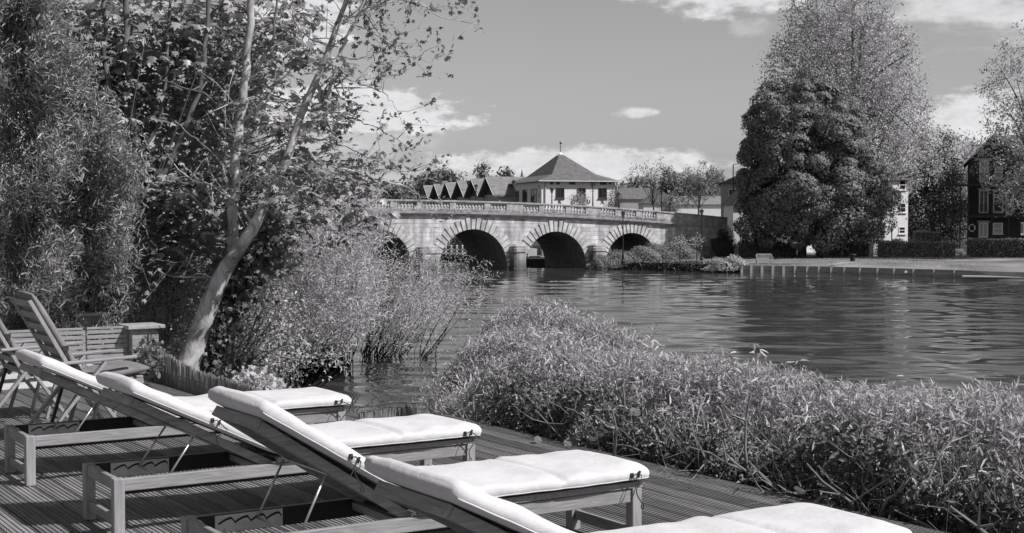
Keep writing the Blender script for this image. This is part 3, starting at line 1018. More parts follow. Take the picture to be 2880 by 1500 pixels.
QUAY = [G(x, y, WATER) for x, y in ((2085, 768), (2230, 770.5), (2380, 774.5), (2530, 779), (2683, 784), (2900, 792))]
NAT = [G(x, y, WATER) for x, y in ((1690, 757), (1800, 760), (1930, 763.5), (2080, 767))]
qd = (QUAY[-1] - QUAY[-2]).normalized()
outline = [NAT[0] + Vector((-5, 8.5, 0)) * k for k in (90, 30, 12, 5, 2, 0.4)] + NAT + QUAY + [QUAY[-1] + qd * 60, QUAY[-1] + qd * 60 + Vector((700, 200, 0)), Vector((900, 2400, 0)), Vector((-500, 2400, 0))]
b = MB()
n = len(outline)
top = [(p.x, p.y, -2.70) for p in outline]
b.add(top + [(p[0], p[1], -4.6) for p in top], [tuple(range(n))] + [(i, n + i, n + (i + 1) % n, (i + 1) % n) for i in range(n)])
struct(b.build('far_bank', M['soil']))


def lawn_z(f):
    return -2.655 + 0.40 * min(1, f) ** 0.8


b = MB()
line = NAT[1:] + QUAY + [QUAY[-1] + qd * 40]
offs = [0.25, 1, 2.5, 5, 8, 12, 16, 20, 25, 30, 40, 60]
vs = []
for i, p in enumerate(line):
    for k, o in enumerate(offs):
        vs.append((p.x + o * 0.05, p.y + o, lawn_z(o / 30) + 0.03 * math.sin(i * 2.1 + k * 1.7) * (k > 0)))
fs = []
for i in range(len(line) - 1):
    for k in range(len(offs) - 1):
        a = i * len(offs) + k
        fs.append((a, a + len(offs), a + len(offs) + 1, a + 1))
b.add(vs, fs)
struct(b.build('lawn', M['lawn'], smooth=True))
b = MB()
a0, a1 = G(2150, 741, -2.56), G(2720, 742, -2.5)
p0, p1, p2, p3 = G(2395, 727, -2.42), G(2480, 722, -2.36), G(2470, 733, -2.47), G(2330, 748, -2.58)
b.add([p + Vector((0, 0, 0.03)) for p in (p3, p2, p1, p0)], [(0, 1, 2, 3)])
struct(b.build('path', M['path']))

# ---------------------------------------------------------------- quay
t = thing('quay_wall', 'low timber quay wall with square posts along the lawn edge', 'quay wall', QUAY[0])
o = QUAY[0]
pos = [2085, 2111, 2142, 2172, 2203, 2235, 2270, 2303, 2338, 2374, 2419, 2468, 2513, 2568, 2626, 2683]


def quay_at(px):
    for (a, pa), (c, pc) in zip(zip((2085, 2230, 2380, 2530, 2683), QUAY[:-1]), zip((2230, 2380, 2530, 2683, 2900), QUAY[1:])):
        if px <= c: return pa.lerp(pc, (px - a) / (c - a))
    return QUAY[-1]


b = MB()
for i in range(len(QUAY) - 1):
    p, q = QUAY[i] - o, QUAY[i + 1] - o
    b.beam(p + Vector((0, -0.06, -0.3)), q + Vector((0, -0.06, -0.3)), 0.1, 1.0)
    b.beam(p + Vector((0, -0.07, 0.43)), q + Vector((0, -0.07, 0.43)), 0.1, 0.40)
b.build('planking', M['quayplank'], t)
b = MB()
for i in range(len(QUAY) - 1):
    b.beam(QUAY[i] - o + Vector((0, 0.2, 0.70)), QUAY[i + 1] - o + Vector((0, 0.2, 0.70)), 0.5, 0.10)
b.build('capping', M['quaycap'], t)
for px in pos:
    p = quay_at(px) - o
    b = MB(); tl = random.uniform(-.03, .03); b.prism([(p.x - 0.11, -0.8), (p.x + 0.11, -0.8), (p.x + 0.11 + tl, 0.70 + tl), (p.x - 0.11 + tl, 0.70 + tl)], (0, p.y - 0.125, 0), (1, 0, 0), (0, 0, 1), random.uniform(.1, .16)); b.build('post', M['benchwood'], t)
b = MB(); p = quay_at(2553) - o; b.box(p.x - 0.28, p.y - 0.16, 0.36, p.x + 0.28, p.y - 0.125, 0.56); b.build('notice', M['white'], t)

t = thing('jetty', 'low pale floating jetty by the quay at the right edge', 'jetty', G(2700, 787, WATER))
e = G(2900, 790, WATER) - G(2700, 787, WATER)
b = MB(); b.beam((0, -0.6, 0.30), e + Vector((0, -0.6, 0.30)), 1.6, 0.10); b.build('decking', M['quaycap'], t)
b = MB(); b.beam((0.3, -0.6, 0.05), e + Vector((0.3, -0.6, 0.05)), 1.3, 0.38); b.build('float', M['quay'], t)
b = MB(); b.beam((2.6, -2.0, 0.06), e + Vector((0.3, -2.2, 0.06)), 0.7, 0.10); b.build('fender', M['white'], t)

# ---------------------------------------------------------------- bench, bollard, lamps on the bank
pb = G(2150, 742, -2.60)
t = thing('park_bench', 'silvered wooden bench facing the river on the quay lawn', 'bench', pb, R(4))
bw = 1.55
for x in (-bw / 2, bw / 2 - 0.07):
    b = MB(); b.box(x, -0.25, 0, x + 0.07, -0.18, 0.62); b.build('leg', M['benchwood'], t)
    b = MB(); b.box(x, 0.2, 0, x + 0.07, 0.27, 0.9); b.build('leg', M['benchwood'], t)
    b = MB(); b.box(x - 0.01, -0.28, 0.62, x + 0.08, 0.2, 0.67); b.build('armrest', M['benchwood'], t)
b = MB()
for k in range(5): b.box(-bw / 2 + 0.07, -0.24 + k * 0.09, 0.41, bw / 2 - 0.07, -0.17 + k * 0.09, 0.44)
b.build('seat', M['benchwood'], t)
b = MB(); b.box(-bw / 2 + 0.07, 0.215, 0.86, bw / 2 - 0.07, 0.255, 0.95); b.box(-bw / 2 + 0.07, 0.215, 0.47, bw / 2 - 0.07, 0.255, 0.54)
for k in range(14):
    x = -bw / 2 + 0.1 + k * (bw - 0.2) / 13; b.box(x - 0.025, 0.222, 0.5405, x + 0.025, 0.248, 0.8595)
b.build('backrest', M['benchwood'], t)

t = thing('mooring_bollard', 'short dark mooring bollard with round cap on the lawn', 'bollard', G(2398, 739, -2.58))
b = MB(); b.lathe([(0.24, 0), (0.24, 0.62), (0.22, 0.66)], 14); b.build('post', M['black'], t, smooth=False)
b = MB(); b.lathe([(0.22, 0.661), (0.34, 0.68), (0.36, 0.76), (0.28, 0.84), (0.1, 0.88)], 14); b.build('cap', M['black'], t)


def lamp_post(name, label, loc, h, group, lantern=True):
    t = thing(name, label, 'lamp post', loc, 0.3, group)
    b = MB()
    b.lathe([(0.17, 0), (0.17, 0.35), (0.12, 0.42), (0.10, 0.9), (0.075, 1.0), (0.055, h * 0.6), (0.045, h - 0.75), (0.09, h - 0.72), (0.05, h - 0.68), (0.05, h - 0.62)], 8)
    b.beam((-0.28, 0, h - 0.95), (0.28, 0, h - 0.95), 0.03, 0.03)
    b.build('post', M['black'], t)
    b = MB(); b.lathe([(0.11, h - 0.61), (0.20, h - 0.25), (0.20, h - 0.24)], 6); b.build('lantern', M['lampglass'], t)
    b = MB(); b.lathe([(0.27, h - 0.235), (0.25, h - 0.19), (0.10, h - 0.06), (0.04, h - 0.04), (0.03, h)], 6); b.build('cap', M['black'], t)
    return t


M['lampglass'] = glass_mat('lantern glass', 0.12)
lamp_post('lamp_post', 'slim dark lamp post in front of the last bridge arch', G(1752, 744, -2.68), 5.1, 'lamp posts on the far bank')
lamp_post('lamp_post', 'slim dark lamp post between the bank shrubs and the dark yew', G(1973, 736, -2.62), 5.3, 'lamp posts on the far bank')

t = thing('street_light', 'tall plain street light with long arm beside the chestnut tree', 'street light', P(2061, 700, 166))
t.location.z = -2.6
hh = P(2061, 463, 166).z + 2.6
b = MB(); b.tube([(0, 0, 0), (0, 0, hh * 0.5), (0, 0, hh)], [0.10, 0.08, 0.06], 8); b.tube([(0, 0, hh), (1.2, 0, hh + 0.15)], 0.04, 6); b.build('pole', M['black'], t)
b = MB(); b.box(1.15, -0.12, hh + 0.10, 1.8, 0.12, hh + 0.2); b.build('lamp_head', M['black'], t)

# ================================================================ BRIDGE
BA = R(28.7)
cB, sB = math.cos(BA), math.sin(BA)
BO = Vector((8 / F * 138.2, 138.2, WATER))


def sx(px):
    r = (px - CX) / F
    return (BO.y * r - BO.x) / (cB - sB * r)


def zt(s):                                          # top of the parapet above the water
    return 6.707 - 0.0284 * s - 0.00105 * s * s


bridge = thing('stone_bridge', 'pale stone arch bridge with balustrade crossing the river', 'bridge', BO, BA)
PAR, COR = 1.09, 0.42
ARCH = []
for (xa, xb, yc) in ((None, None, None), (957, 1157, 644), (1232, 1426, 644.5), (1473, 1649, 651), (1702, 1848, 655)):
    if xa is None: ARCH.append((-29.0, -21.4, 4.05)); continue
    a, c = sx(xa), sx(xb)
    mid = (a + c) / 2; d = BO.y + mid * sB
    ARCH.append((a, c, 5.0 - (yc - H0) / F * d))
THK = 8.4
S0, S1 = -46.0, sx(2045)


def arch_z(s):
    for a, c, zc in ARCH:
        if a < s < c:
            r = (c - a) / 2
            return zc - r + math.sqrt(max(0, r * r - (s - (a + c) / 2) ** 2))
    return None


def build_bridge():
    ss = set(np.arange(S0, S1, 1.0))
    for a, c, zc in ARCH:
        r = (c - a) / 2; m_ = (a + c) / 2
        for k in range(41): ss.add(m_ - r * math.cos(math.pi * k / 40))
    ss = sorted(ss)
    b = MB(); sf = [MB() for _ in ARCH]
    base = -1.5

    def low(s, mid):
        for i, (a, c, zc) in enumerate(ARCH):
            if a <= mid <= c:
                r = (c - a) / 2
                return zc - r + math.sqrt(max(0, r * r - (s - (a + c) / 2) ** 2)), i
        return base, None
    for s0, s1 in zip(ss[:-1], ss[1:]):
        if s1 - s0 < 1e-6: continue
        m_ = (s0 + s1) / 2
        z0, i = low(s0, m_); z1, _ = low(s1, m_)
        t0, t1 = zt(s0) - PAR - 0.02, zt(s1) - PAR - 0.02
        b.add([(s0, 0, z0), (s1, 0, z1), (s1, 0, t1), (s0, 0, t0)], [(0, 1, 2, 3)])
        b.add([(s0, THK, z0), (s1, THK, z1), (s1, THK, t1), (s0, THK, t0)], [(3, 2, 1, 0)])
        b.add([(s0, 0, t0), (s1, 0, t1), (s1, THK, t1), (s0, THK, t0)], [(0, 1, 2, 3)])
        if i is not None:
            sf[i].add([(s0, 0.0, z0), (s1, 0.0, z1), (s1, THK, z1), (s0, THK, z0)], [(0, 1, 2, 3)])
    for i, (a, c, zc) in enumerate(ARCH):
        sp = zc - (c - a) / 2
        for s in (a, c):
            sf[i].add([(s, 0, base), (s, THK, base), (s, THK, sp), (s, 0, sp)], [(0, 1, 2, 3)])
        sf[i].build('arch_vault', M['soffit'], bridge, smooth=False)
    b.build('wall', M['stone'], bridge)
    # arch rings of long radial stones
    rr = random.Random(5)
    for (a, c, zc) in ARCH:
        r = (c - a) / 2; m_ = (a + c) / 2; sp = zc - r
        b = MB(); n = 25
        for k in range(n):
            g = 0.036
            a0 = math.pi * (k / n) + g * 0.5; a1 = math.pi * ((k + 1) / n) - g * 0.5
            mid = (a0 + a1) / 2
            R1 = r + (1.12 if k % 2 else 0.98) + rr.uniform(-.05, .05)
            lim = zt(m_ + math.cos(mid) * R1) - PAR - COR - 0.05 - sp
            if R1 * math.sin(mid) > lim: R1 = lim / math.sin(mid)
            R0 = r - 0.015
            pr = 0.12 + rr.uniform(-0.02, 0.03)
            pol = []
            for an, R_ in ((a0, R0), (mid, R0), (a1, R0), (a1, R1), (a0, R1)):
                pol.append((m_ + R_ * math.cos(an), sp + R_ * math.sin(an)))
            b.prism(pol, (0, 0.01, 0), (1, 0, 0), (0, 0, 1), pr + 0.01)
        # squared springing stones down the pier
        z = sp - 0.01
        while z > -0.3:
            for s, sg in ((a, -1), (c, 1)):
                w = 0.75 + rr.uniform(-.12, .12)
                x0, x1 = sorted((s - sg * 0.015, s + sg * w)); b.box(x0, -0.10, z - 0.40, x1, 0.01, z - 0.03)
            z -= 0.42
        b.build('arch_ring', M['stone3'], bridge)
    # cutwater piers with caps
    for pa, pc in ((1168, 1228), (1431, 1470), (1654, 1692)):
        a, c = sx(pa), sx(pc); w = c - a
        b = MB()
        poly = [(a, 0), (a + 0.12, -0.9), (a + 0.3, -1.05), (c - 0.3, -1.05), (c - 0.12, -0.9), (c, 0)]
        k = len(poly)

        def ring(sc, z):
            cx = (a + c) / 2
            return [(cx + (x - cx) * sc, y * sc, z) for x, y in poly]
        lv = [(1.12, -0.6), (1.12, 0.18), (1.0, 0.22), (1.0, 1.75)]
        vs = [p for sc, z in lv for p in ring(sc, z)]
        fs = []
        for i in range(len(lv) - 1):
            for j in range(k - 1): fs.append((i * k + j, i * k + j + 1, (i + 1) * k + j + 1, (i + 1) * k + j))
        b.add(vs, fs); b.build('pier', M['pierstone'], bridge)
        b = MB()
        lv = [(1.0, 1.752), (1.10, 1.80), (1.10, 2.15), (1.02, 2.2), (1.02, 2.38), (0.55, 2.6)]
        vs = [p for sc, z in lv for p in ring(sc, z)]; fs = []
        for i in range(len(lv) - 1):
            for j in range(k - 1): fs.append((i * k + j, i * k + j + 1, (i + 1) * k + j + 1, (i + 1) * k + j))
        fs.append(tuple(range((len(lv) - 1) * k, len(lv) * k)))
        b.add(vs, fs); b.build('pier_cap', M['stone2'], bridge)

    # running mouldings that follow the camber
    def run(name, mtl, s0, s1, prof, step=1.0):
        b = MB(); xs = list(np.arange(s0, s1, step)) + [s1]; n = len(prof)
        vs = [(s, y, zt(s) + z) for s in xs for y, z in prof]
        fs = [(i * n + j, (i + 1) * n + j, (i + 1) * n + (j + 1) % n, i * n + (j + 1) % n) for i in range(len(xs) - 1) for j in range(n)]
        fs += [tuple(range(n)), tuple(range(len(vs) - 1, len(vs) - n - 1, -1))]
        b.add(vs, fs); return b.build(name, mtl, bridge)
    e = sx(1893)
    run('cornice', M['stone2'], S0, e, [(-0.02, -PAR - COR), (-0.12, -PAR - COR + 0.02), (-0.16, -PAR - 0.28), (-0.42, -PAR - 0.2), (-0.46, -PAR - 0.02), (-0.1, -PAR + 0.03), (-0.02, -PAR + 0.03)])
    run('cornice', M['stone2'], e + 0.002, S1, [(-0.02, -PAR - 0.22), (-0.10, -PAR - 0.2), (-0.14, -PAR - 0.05), (-0.02, -PAR + 0.0)])
    run('plinth', M['stone2'], S0, e, [(0.02, -PAR + 0.032), (-0.06, -PAR + 0.032), (-0.06, -PAR + 0.24), (0.34, -PAR + 0.24), (0.34, -PAR + 0.032)])
    run('coping', M['stone2'], S0, S1, [(-0.12, -0.15), (-0.14, -0.03), (-0.10, 0.0), (0.38, 0.0), (0.42, -0.03), (0.40, -0.15)])
    run('far_parapet', M['stone2'], S0, S1, [(THK - 0.35, -PAR), (THK - 0.35, -0.35), (THK + 0.05, -0.35), (THK + 0.05, -PAR)])
    sec = [(-44, 12, 0)]
    pxs = [(930, 990), (1007, 1098), (1117, 1165), (1187, 1265), (1282, 1362), (1379, 1424), (1471, 1516), (1531, 1591), (1606, 1647), (1689, 1730), (1747, 1788), (1805, 1846)]
    rng_ = [(sx(a), sx(c)) for a, c in pxs]
    ends = [S0] + [x for r_ in rng_ for x in r_] + [S1]
    for k in range(0, len(ends), 2):
        a, c = ends[k], ends[k + 1]
        last = k == len(ends) - 2
        if last:
            run('parapet_panel', M['stone2'], a, c, [(0.0, -PAR + (0.0 if last else 0.24)), (-0.03, -PAR + 0.24), (-0.03, -0.152), (0.3, -0.152), (0.3, -PAR + 0.0)])
        else:
            run('pedestal', M['stone2'], a, c, [(-0.05, -PAR + 0.242), (-0.05, -0.152), (0.33, -0.152), (0.33, -PAR + 0.242)])
    hb = PAR - 0.242 - 0.152
    first = None
    cnt = 0
    for a, c in rng_:
        nb = max(4, round((c - a) / 0.345))
        for i in range(nb):
            s = a + (i + 0.5) * (c - a) / nb
            if first is None:
                bm = MB()
                f = hb
                bm.lathe([(0.11, 0.0), (0.11, 0.06), (0.06, 0.09), (0.085, 0.16), (0.135, f * 0.36), (0.12, f * 0.45), (0.06, f * 0.66), (0.05, f * 0.78), (0.09, f * 0.84), (0.06, f * 0.88), (0.11, f * 0.92), (0.11, f)], 8)
                first = bm.build('baluster', M['stone3'], bridge, smooth=True); ob = first
            else:
                ob = first.copy(); COL.objects.link(ob); ob.parent = bridge
            ob.location = (s, 0.13, zt(s) - PAR + 0.241)
            cnt += 1
    print('balusters', cnt)
    # quoin blocks where the wall meets the approach
    b = MB(); s = sx(1873)
    for k in range(4):
        w = 0.5 if k % 2 else 0.8
        b.box(s, -0.07, 1.9 + k * 0.62, s + w, 0.01, 2.45 + k * 0.62)
    b.build('quoins', M['stone2'], bridge)
    # tufts growing out of the ledge
    N_ = 3200
    s = np.concatenate([rng.normal(c, w, N_ // 8) for c, w in ((-8, 2), (-14, 2.5), (1, 4), (6, 2), (11, 2.5), (14, 2), (16.5, 1.2), (-3, 3))])
    s = s[(s > S0) & (s < sx(1890))]
    zz = 6.707 - 0.0284 * s - 0.00105 * s * s - PAR + 0.04 + rng.random(len(s)) ** 2 * 0.22
    pos_ = np.stack([s, -0.1 - 0.3 * rng.random(len(s)), zz], 1)
    o_ = leafmesh('ledge_weeds', M['l_under'], bridge, pos_, sph(len(s)) + [0, -0.3, 0.7], sph(len(s)) + [0, -0.6, 0.6], 0.16, 0.05, 'dia')
    o_['kind'] = 'stuff'


build_bridge()


def bridge_pt(px, y_off, top=0.0):
    s = sx(px)
    return Vector((BO.x + s * cB - y_off * sB, BO.y + s * sB + y_off * cB, WATER + zt(s) + top))


def bridge_lamp(px, ytop, near, label):
    yo = 0.9 if near else THK - 0.9
    p = bridge_pt(px, yo, -PAR)
    h = (H0 - ytop) / F * p.y + CZ - p.z
    # keep it on its own pavement: shift along the bridge to stand where the photo shows it
    r = (px - CX) / F
    for _ in range(6):
        e = r * p.y - p.x
        p.x += e * cB * cB; p.y += e * cB * sB
    lamp_post('bridge_lamp', label, p, h, 'lamp posts along the bridge')


for px, yt, near, lab in (
        (1090, 512, False, 'bridge lamp post against the distant trees nearest the leaning tree'),
        (1190, 503, True, 'bridge lamp post in front of the smallest gable of the row'),
        (1339, 517, False, 'bridge lamp post in front of the gabled houses'),
        (1445, 506, True, 'bridge lamp post at the dark side wall of the pavilion'),
        (1552, 527, False, 'short bridge lamp post beside the first front window of the pavilion'),
        (1667, 513, True, 'bridge lamp post between the second and third front windows of the pavilion'),
        (1739, 540, False, 'bridge lamp post at the right corner of the pavilion'),
        (1860, 532, True, 'bridge lamp post standing where the balustrade meets the solid parapet')):
    bridge_lamp(px, yt, near, lab)


# ================================================================ BUILDINGS
def window(parent, o, ex, n, w, h, nx=2, ny=1, fr=0.08, frame='white', pane='glass', sill=True, name='window', depth=0.05):
    """window lying on a wall at o (lower left corner); ex runs along the wall, n points out of it"""
    o, ex, n = Vector(o), Vector(ex).normalized(), Vector(n).normalized()
    ez = Vector((0, 0, 1))

    def bar(b, x0, z0, x1, z1, d0, d1):
        vs = []
        for d in (d0, d1):
            for x, z in ((x0, z0), (x1, z0), (x1, z1), (x0, z1)): vs.append(o + ex * x + ez * z + n * d)
        b.add(vs, [(0, 3, 2, 1), (4, 5, 6, 7), (0, 1, 5, 4), (1, 2, 6, 5), (2, 3, 7, 6), (3, 0, 4, 7)])
    b = MB()
    bar(b, 0, 0, fr, h, 0.004, depth); bar(b, w - fr, 0, w, h, 0.004, depth)
    bar(b, fr, 0, w - fr, fr, 0.004, depth); bar(b, fr, h - fr, w - fr, h, 0.004, depth)
    f2 = fr * 0.7
    for i in range(1, nx): bar(b, w * i / nx - f2 / 2, fr, w * i / nx + f2 / 2, h - fr, 0.004, depth * 0.9)
    for i in range(1, ny):
        for k in range(nx):
            x0 = fr if k == 0 else w * k / nx + f2 / 2; x1 = w - fr if k == nx - 1 else w * (k + 1) / nx - f2 / 2
            bar(b, x0, h * i / ny - f2 / 2, x1, h * i / ny + f2 / 2, 0.004, depth * 0.9)
    wo = b.build(name, M[frame], parent)
    b = MB(); bar(b, fr, fr, w - fr, h - fr, 0.006, 0.014); b.build('pane', M[pane], wo)
    if sill:
        b = MB(); bar(b, -0.08, -0.09, w + 0.08, -0.005, 0.004, 0.14); b.build('sill', M[frame], wo)
    return wo


# ---- pavilion with the pyramid roof
A0 = R(14.3)
pc = P(1523, 618, 175); pv = Vector((pc.x, pc.y, -2.6))
pav = thing('pavilion', 'pale square pavilion with a grey pyramid roof behind the bridge', 'building', pv, A0)
WX, WY, EZ = 9.7, 16.5, P(1523, 508, 175).z + 2.6
b = MB(); b.box(0, 0, -0.5, WX, WY, EZ); b.build('wall', M['render'], pav)
AZ = P(1582, 433, 184).z + 2.6


def pyr():
    ov = 0.5
    lv = [(-ov, EZ - 0.02), (1.9, EZ + 0.85)]
    b = MB(); vs = []
    for i_, z in lv: vs += [(i_, i_, z), (WX - i_, i_, z), (WX - i_, WY - i_, z), (i_, WY - i_, z)]
    cx_, cy_ = WX / 2, WY / 2
    vs += [(cx_ - .15, cy_ - .15, AZ), (cx_ + .15, cy_ - .15, AZ), (cx_ + .15, cy_ + .15, AZ), (cx_ - .15, cy_ + .15, AZ)]
    vs += [(-ov, -ov, EZ - 0.14), (WX + ov, -ov, EZ - 0.14), (WX + ov, WY + ov, EZ - 0.14), (-ov, WY + ov, EZ - 0.14)]
    fs = []
    for a in (0, 4):
        for j in range(4): fs.append((a + j, a + (j + 1) % 4, a + 4 + (j + 1) % 4, a + 4 + j))
    fs += [(8, 9, 10, 11), (15, 14, 13, 12)]
    for j in range(4): fs.append((12 + j, 12 + (j + 1) % 4, (j + 1) % 4, j))
    b.add(vs, fs); r = b.build('roof', M['roof'], pav)
    b = MB()
    for (x0, y0, x1, y1) in ((-ov, -ov, WX + ov, -ov), (-ov, -ov, -ov, WY + ov)):
        b.beam((x0, y0 - 0.05 if y0 == y1 else y0, EZ - 0.06), (x1, y1 - 0.05 if y0 == y1 else y1, EZ - 0.06), 0.09, 0.10)
    b.build('gutter', M['white'], r)
    b = MB(); b.lathe([(0.5, AZ - 0.25), (0.28, AZ + 0.05), (0.05, AZ + 0.2)], 8, (cx_, cy_, 0)); b.build('roof_cap', M['render'], r)
    b = MB(); b.lathe([(0.05, AZ + 0.15), (0.045, AZ + 1.3), (0.1, AZ + 1.36), (0.1, AZ + 1.5), (0.03, AZ + 1.62)], 8, (cx_, cy_, 0))
    b.box(cx_ - 0.02, cy_ - 0.02, AZ + 1.3, cx_ + 0.25, cy_ + 0.02, AZ + 1.42)
    b.build('finial', M['black'], r)


pyr()


def pav_x(px):                                      # along the front wall
    r = (px - CX) / F
    return (r * pv.y - pv.x) / (math.cos(A0) - r * math.sin(A0))


def pav_y(px):                                      # along the side wall
    r = (px - CX) / F
    return (pv.x - r * pv.y) / (math.sin(A0) + r * math.cos(A0))


def pz_(y, d=176): return P(1500, y, d).z + 2.6


M['frame_dark'] = mat('dark window frame', 0.06, 0.09, 8, 0.5)
for a, c in ((1562.5, 1587), (1622.7, 1647.2), (1682.4, 1706.6)):
    x0, x1 = pav_x(a), pav_x(c); z0, z1 = pz_(558), pz_(529.5)
    window(pav, (x0, -0.002, z0), (1, 0, 0), (0, -1, 0), x1 - x0, z1 - z0, 2, 1, 0.08, 'frame_dark', 'glass', True)
    xm = (x0 + x1) / 2
for a, c, y0, y1 in ((1547, 1555.5, 520, 513), (1564, 1573.5, 520, 513), (1601, 1617.5, 519.5, 513), (1662, 1674, 522, 513), (1687, 1704, 519.5, 513), (1712.5, 1718, 518, 514)):
    b = MB(); x0, x1 = pav_x(a), pav_x(c); b.box(x0, -0.05, pz_(y0), x1, -0.004, pz_(y1)); b.build('vent', M['frame_dark'], pav)
for px in (1533, 1734):
    b = MB(); x = pav_x(px); b.tube([(x, -0.12, 0.1), (x, -0.12, EZ - 0.15)], 0.07, 6); b.build('downpipe', M['render2'], pav)
for px_a, px_c, y0, y1, kind in ((1509.3, 1493.6, 569, 531, 'door'), (1482.7, 1470, 569, 534, 'door'), (1460.8, 1449.8, 569, 536, 'window')):
    ya, yc = pav_y(px_a), pav_y(px_c); d = pv.y + (ya + yc) / 2
    z0 = P(1500, y0, d).z + 2.6; z1 = P(1500, y1, d).z + 2.6
    window(pav, (-0.002, yc, z0), (0, -1, 0), (-1, 0, 0), yc - ya, z1 - z0, 2, 1, 0.09, 'frame_dark' if kind == 'door' else 'white', 'glass', False, name=kind)
for px, yy in ((1516, 538), (1437.3, 546)):
    y = pav_y(px); d = pv.y + y; z = P(1500, yy, d).z + 2.6
    b = MB(); b.box(-0.05, y - 0.75, z - 1.15, -0.004, y + 0.75, z + 1.15); pq = b.build('plaque', M['white'], pav)
    b = MB(); n = 20
    vs = []
    for k in range(n):
        a = 2 * math.pi * k / n
        for rr_ in (0.48, 0.62): vs.append((-0.056, y + rr_ * math.cos(a) * 0.9, z + rr_ * 1.25 * math.sin(a)))
    b.add(vs, [(2 * k, 2 * k + 1, (2 * k + 3) % (2 * n), (2 * k + 2) % (2 * n)) for k in range(n)]); b.build('emblem_ring', M['frame_dark'], pq)
for ch, px in (('R', 1574), ('U', 1655.5), ('X', 1694)):
    cu = bpy.data.curves.new('letter', 'FONT'); cu.body = ch; cu.size = 0.62; cu.extrude = 0.03; cu.offset = 0.012; cu.align_x = 'CENTER'
    cu.materials.append(M['frame_dark'])
    lf = bpy.data.objects.new('letter', cu); COL.objects.link(lf); lo = bpy.data.objects.new('letter', bpy.data.meshes.new_from_object(lf.evaluated_get(bpy.context.evaluated_depsgraph_get()))); bpy.data.objects.remove(lf); COL.objects.link(lo); lo.parent = pav; lo.data.materials.clear(); lo.data.materials.append(M['frame_dark'])
    lo.location = (pav_x(px), -0.035, pz_(572)); lo.rotation_euler = (math.pi / 2, 0, 0)

# ---- row of gabled houses receding behind the bridge
HO = P(1396.6, 544, 186)
DA, DB = Vector((-0.235, 0.972, 0)), Vector((0.972, 0.235, 0))
HA = math.atan2(DB.y, DB.x)
names = ['largest', 'second largest', 'third', 'fourth', 'fifth', 'smallest']
hl = ['gabled house with slate roof nearest the pavilion in the row of gables', 'gabled house second from the pavilion in the row of gables', 'gabled house with a dark solar panel on its roof',
      'gabled house just beyond the one with the solar panel', 'gabled house second from the far end of the row of gables', 'gabled house at the far end of the row of gables, smallest in view']
for i in range(6):
    p = HO + DA * (9.75 * i); z0 = -2.6
    t = thing('gabled_house', hl[i], 'house', (p.x, p.y, z0), HA, 'row of gabled houses behind the bridge')
    ez, rz = HO.z - z0 - 0.1, P(1376, 496.5, 190).z - z0
    W_, L_ = 9.6, 13.0
    b = MB(); b.box(0.4, 0.15, 0, L_, W_ - 0.15, ez); b.build('wall', M['render2'], t)
    b = MB(); b.prism([(0.2, ez + 0.002), (W_ - 0.2, ez + 0.002), (W_ / 2, rz - 0.28)], (0.4, 0, 0), (0, 1, 0), (0, 0, 1), 0.12); b.build('gable', M['gable'], t)
    b = MB()
    th_ = 0.22
    for sg in (0, 1):
        y0 = -0.15 if sg == 0 else W_ + 0.15
        vs = [(-0.35, y0, ez - 0.10), (L_, y0, ez - 0.10), (L_, W_ / 2, rz), (-0.35, W_ / 2, rz)]
        vs2 = [(x, y, z - th_) for x, y, z in vs]
        b.add(vs + vs2, [(0, 1, 2, 3), (7, 6, 5, 4), (0, 4, 5, 1), (1, 5, 6, 2), (2, 6, 7, 3), (3, 7, 4, 0)])
    b.build('roof', M['roof2'], t)
    b = MB()
    for y0, y1, za, zb in ((-0.15, W_ / 2, ez - 0.20, rz - 0.10), (W_ / 2, W_ + 0.15, rz - 0.10, ez - 0.20)):
        b.beam((-0.40, y0, za), (-0.40, y1, zb), 0.08, 0.22, (1, 0, 0))
    b.build('bargeboard', M['render2'], t)
    for k in range(3): window(t, (0.395, W_ - 0.6 - k * 2.9, ez - 3.2), (0, -1, 0), (-1, 0, 0), 2.4, 2.3, 3, 1, 0.1, 'white', 'glass', False)
    if i == 2:
        sl = Vector((0, W_ / 2 + 0.15, rz - ez + 0.10)).normalized(); nv = Vector((0, -sl.z, sl.y))
        o_ = Vector((0.9, -0.15, ez - 0.10)) + sl * 1.7 + nv * 0.04
        b = MB(); b.prism([(0, 0), (5.2, 0), (5.2, 3.6), (0, 3.6)], o_, (1, 0, 0), sl, 0.06); b.build('solar_panel', M['panel'], t)


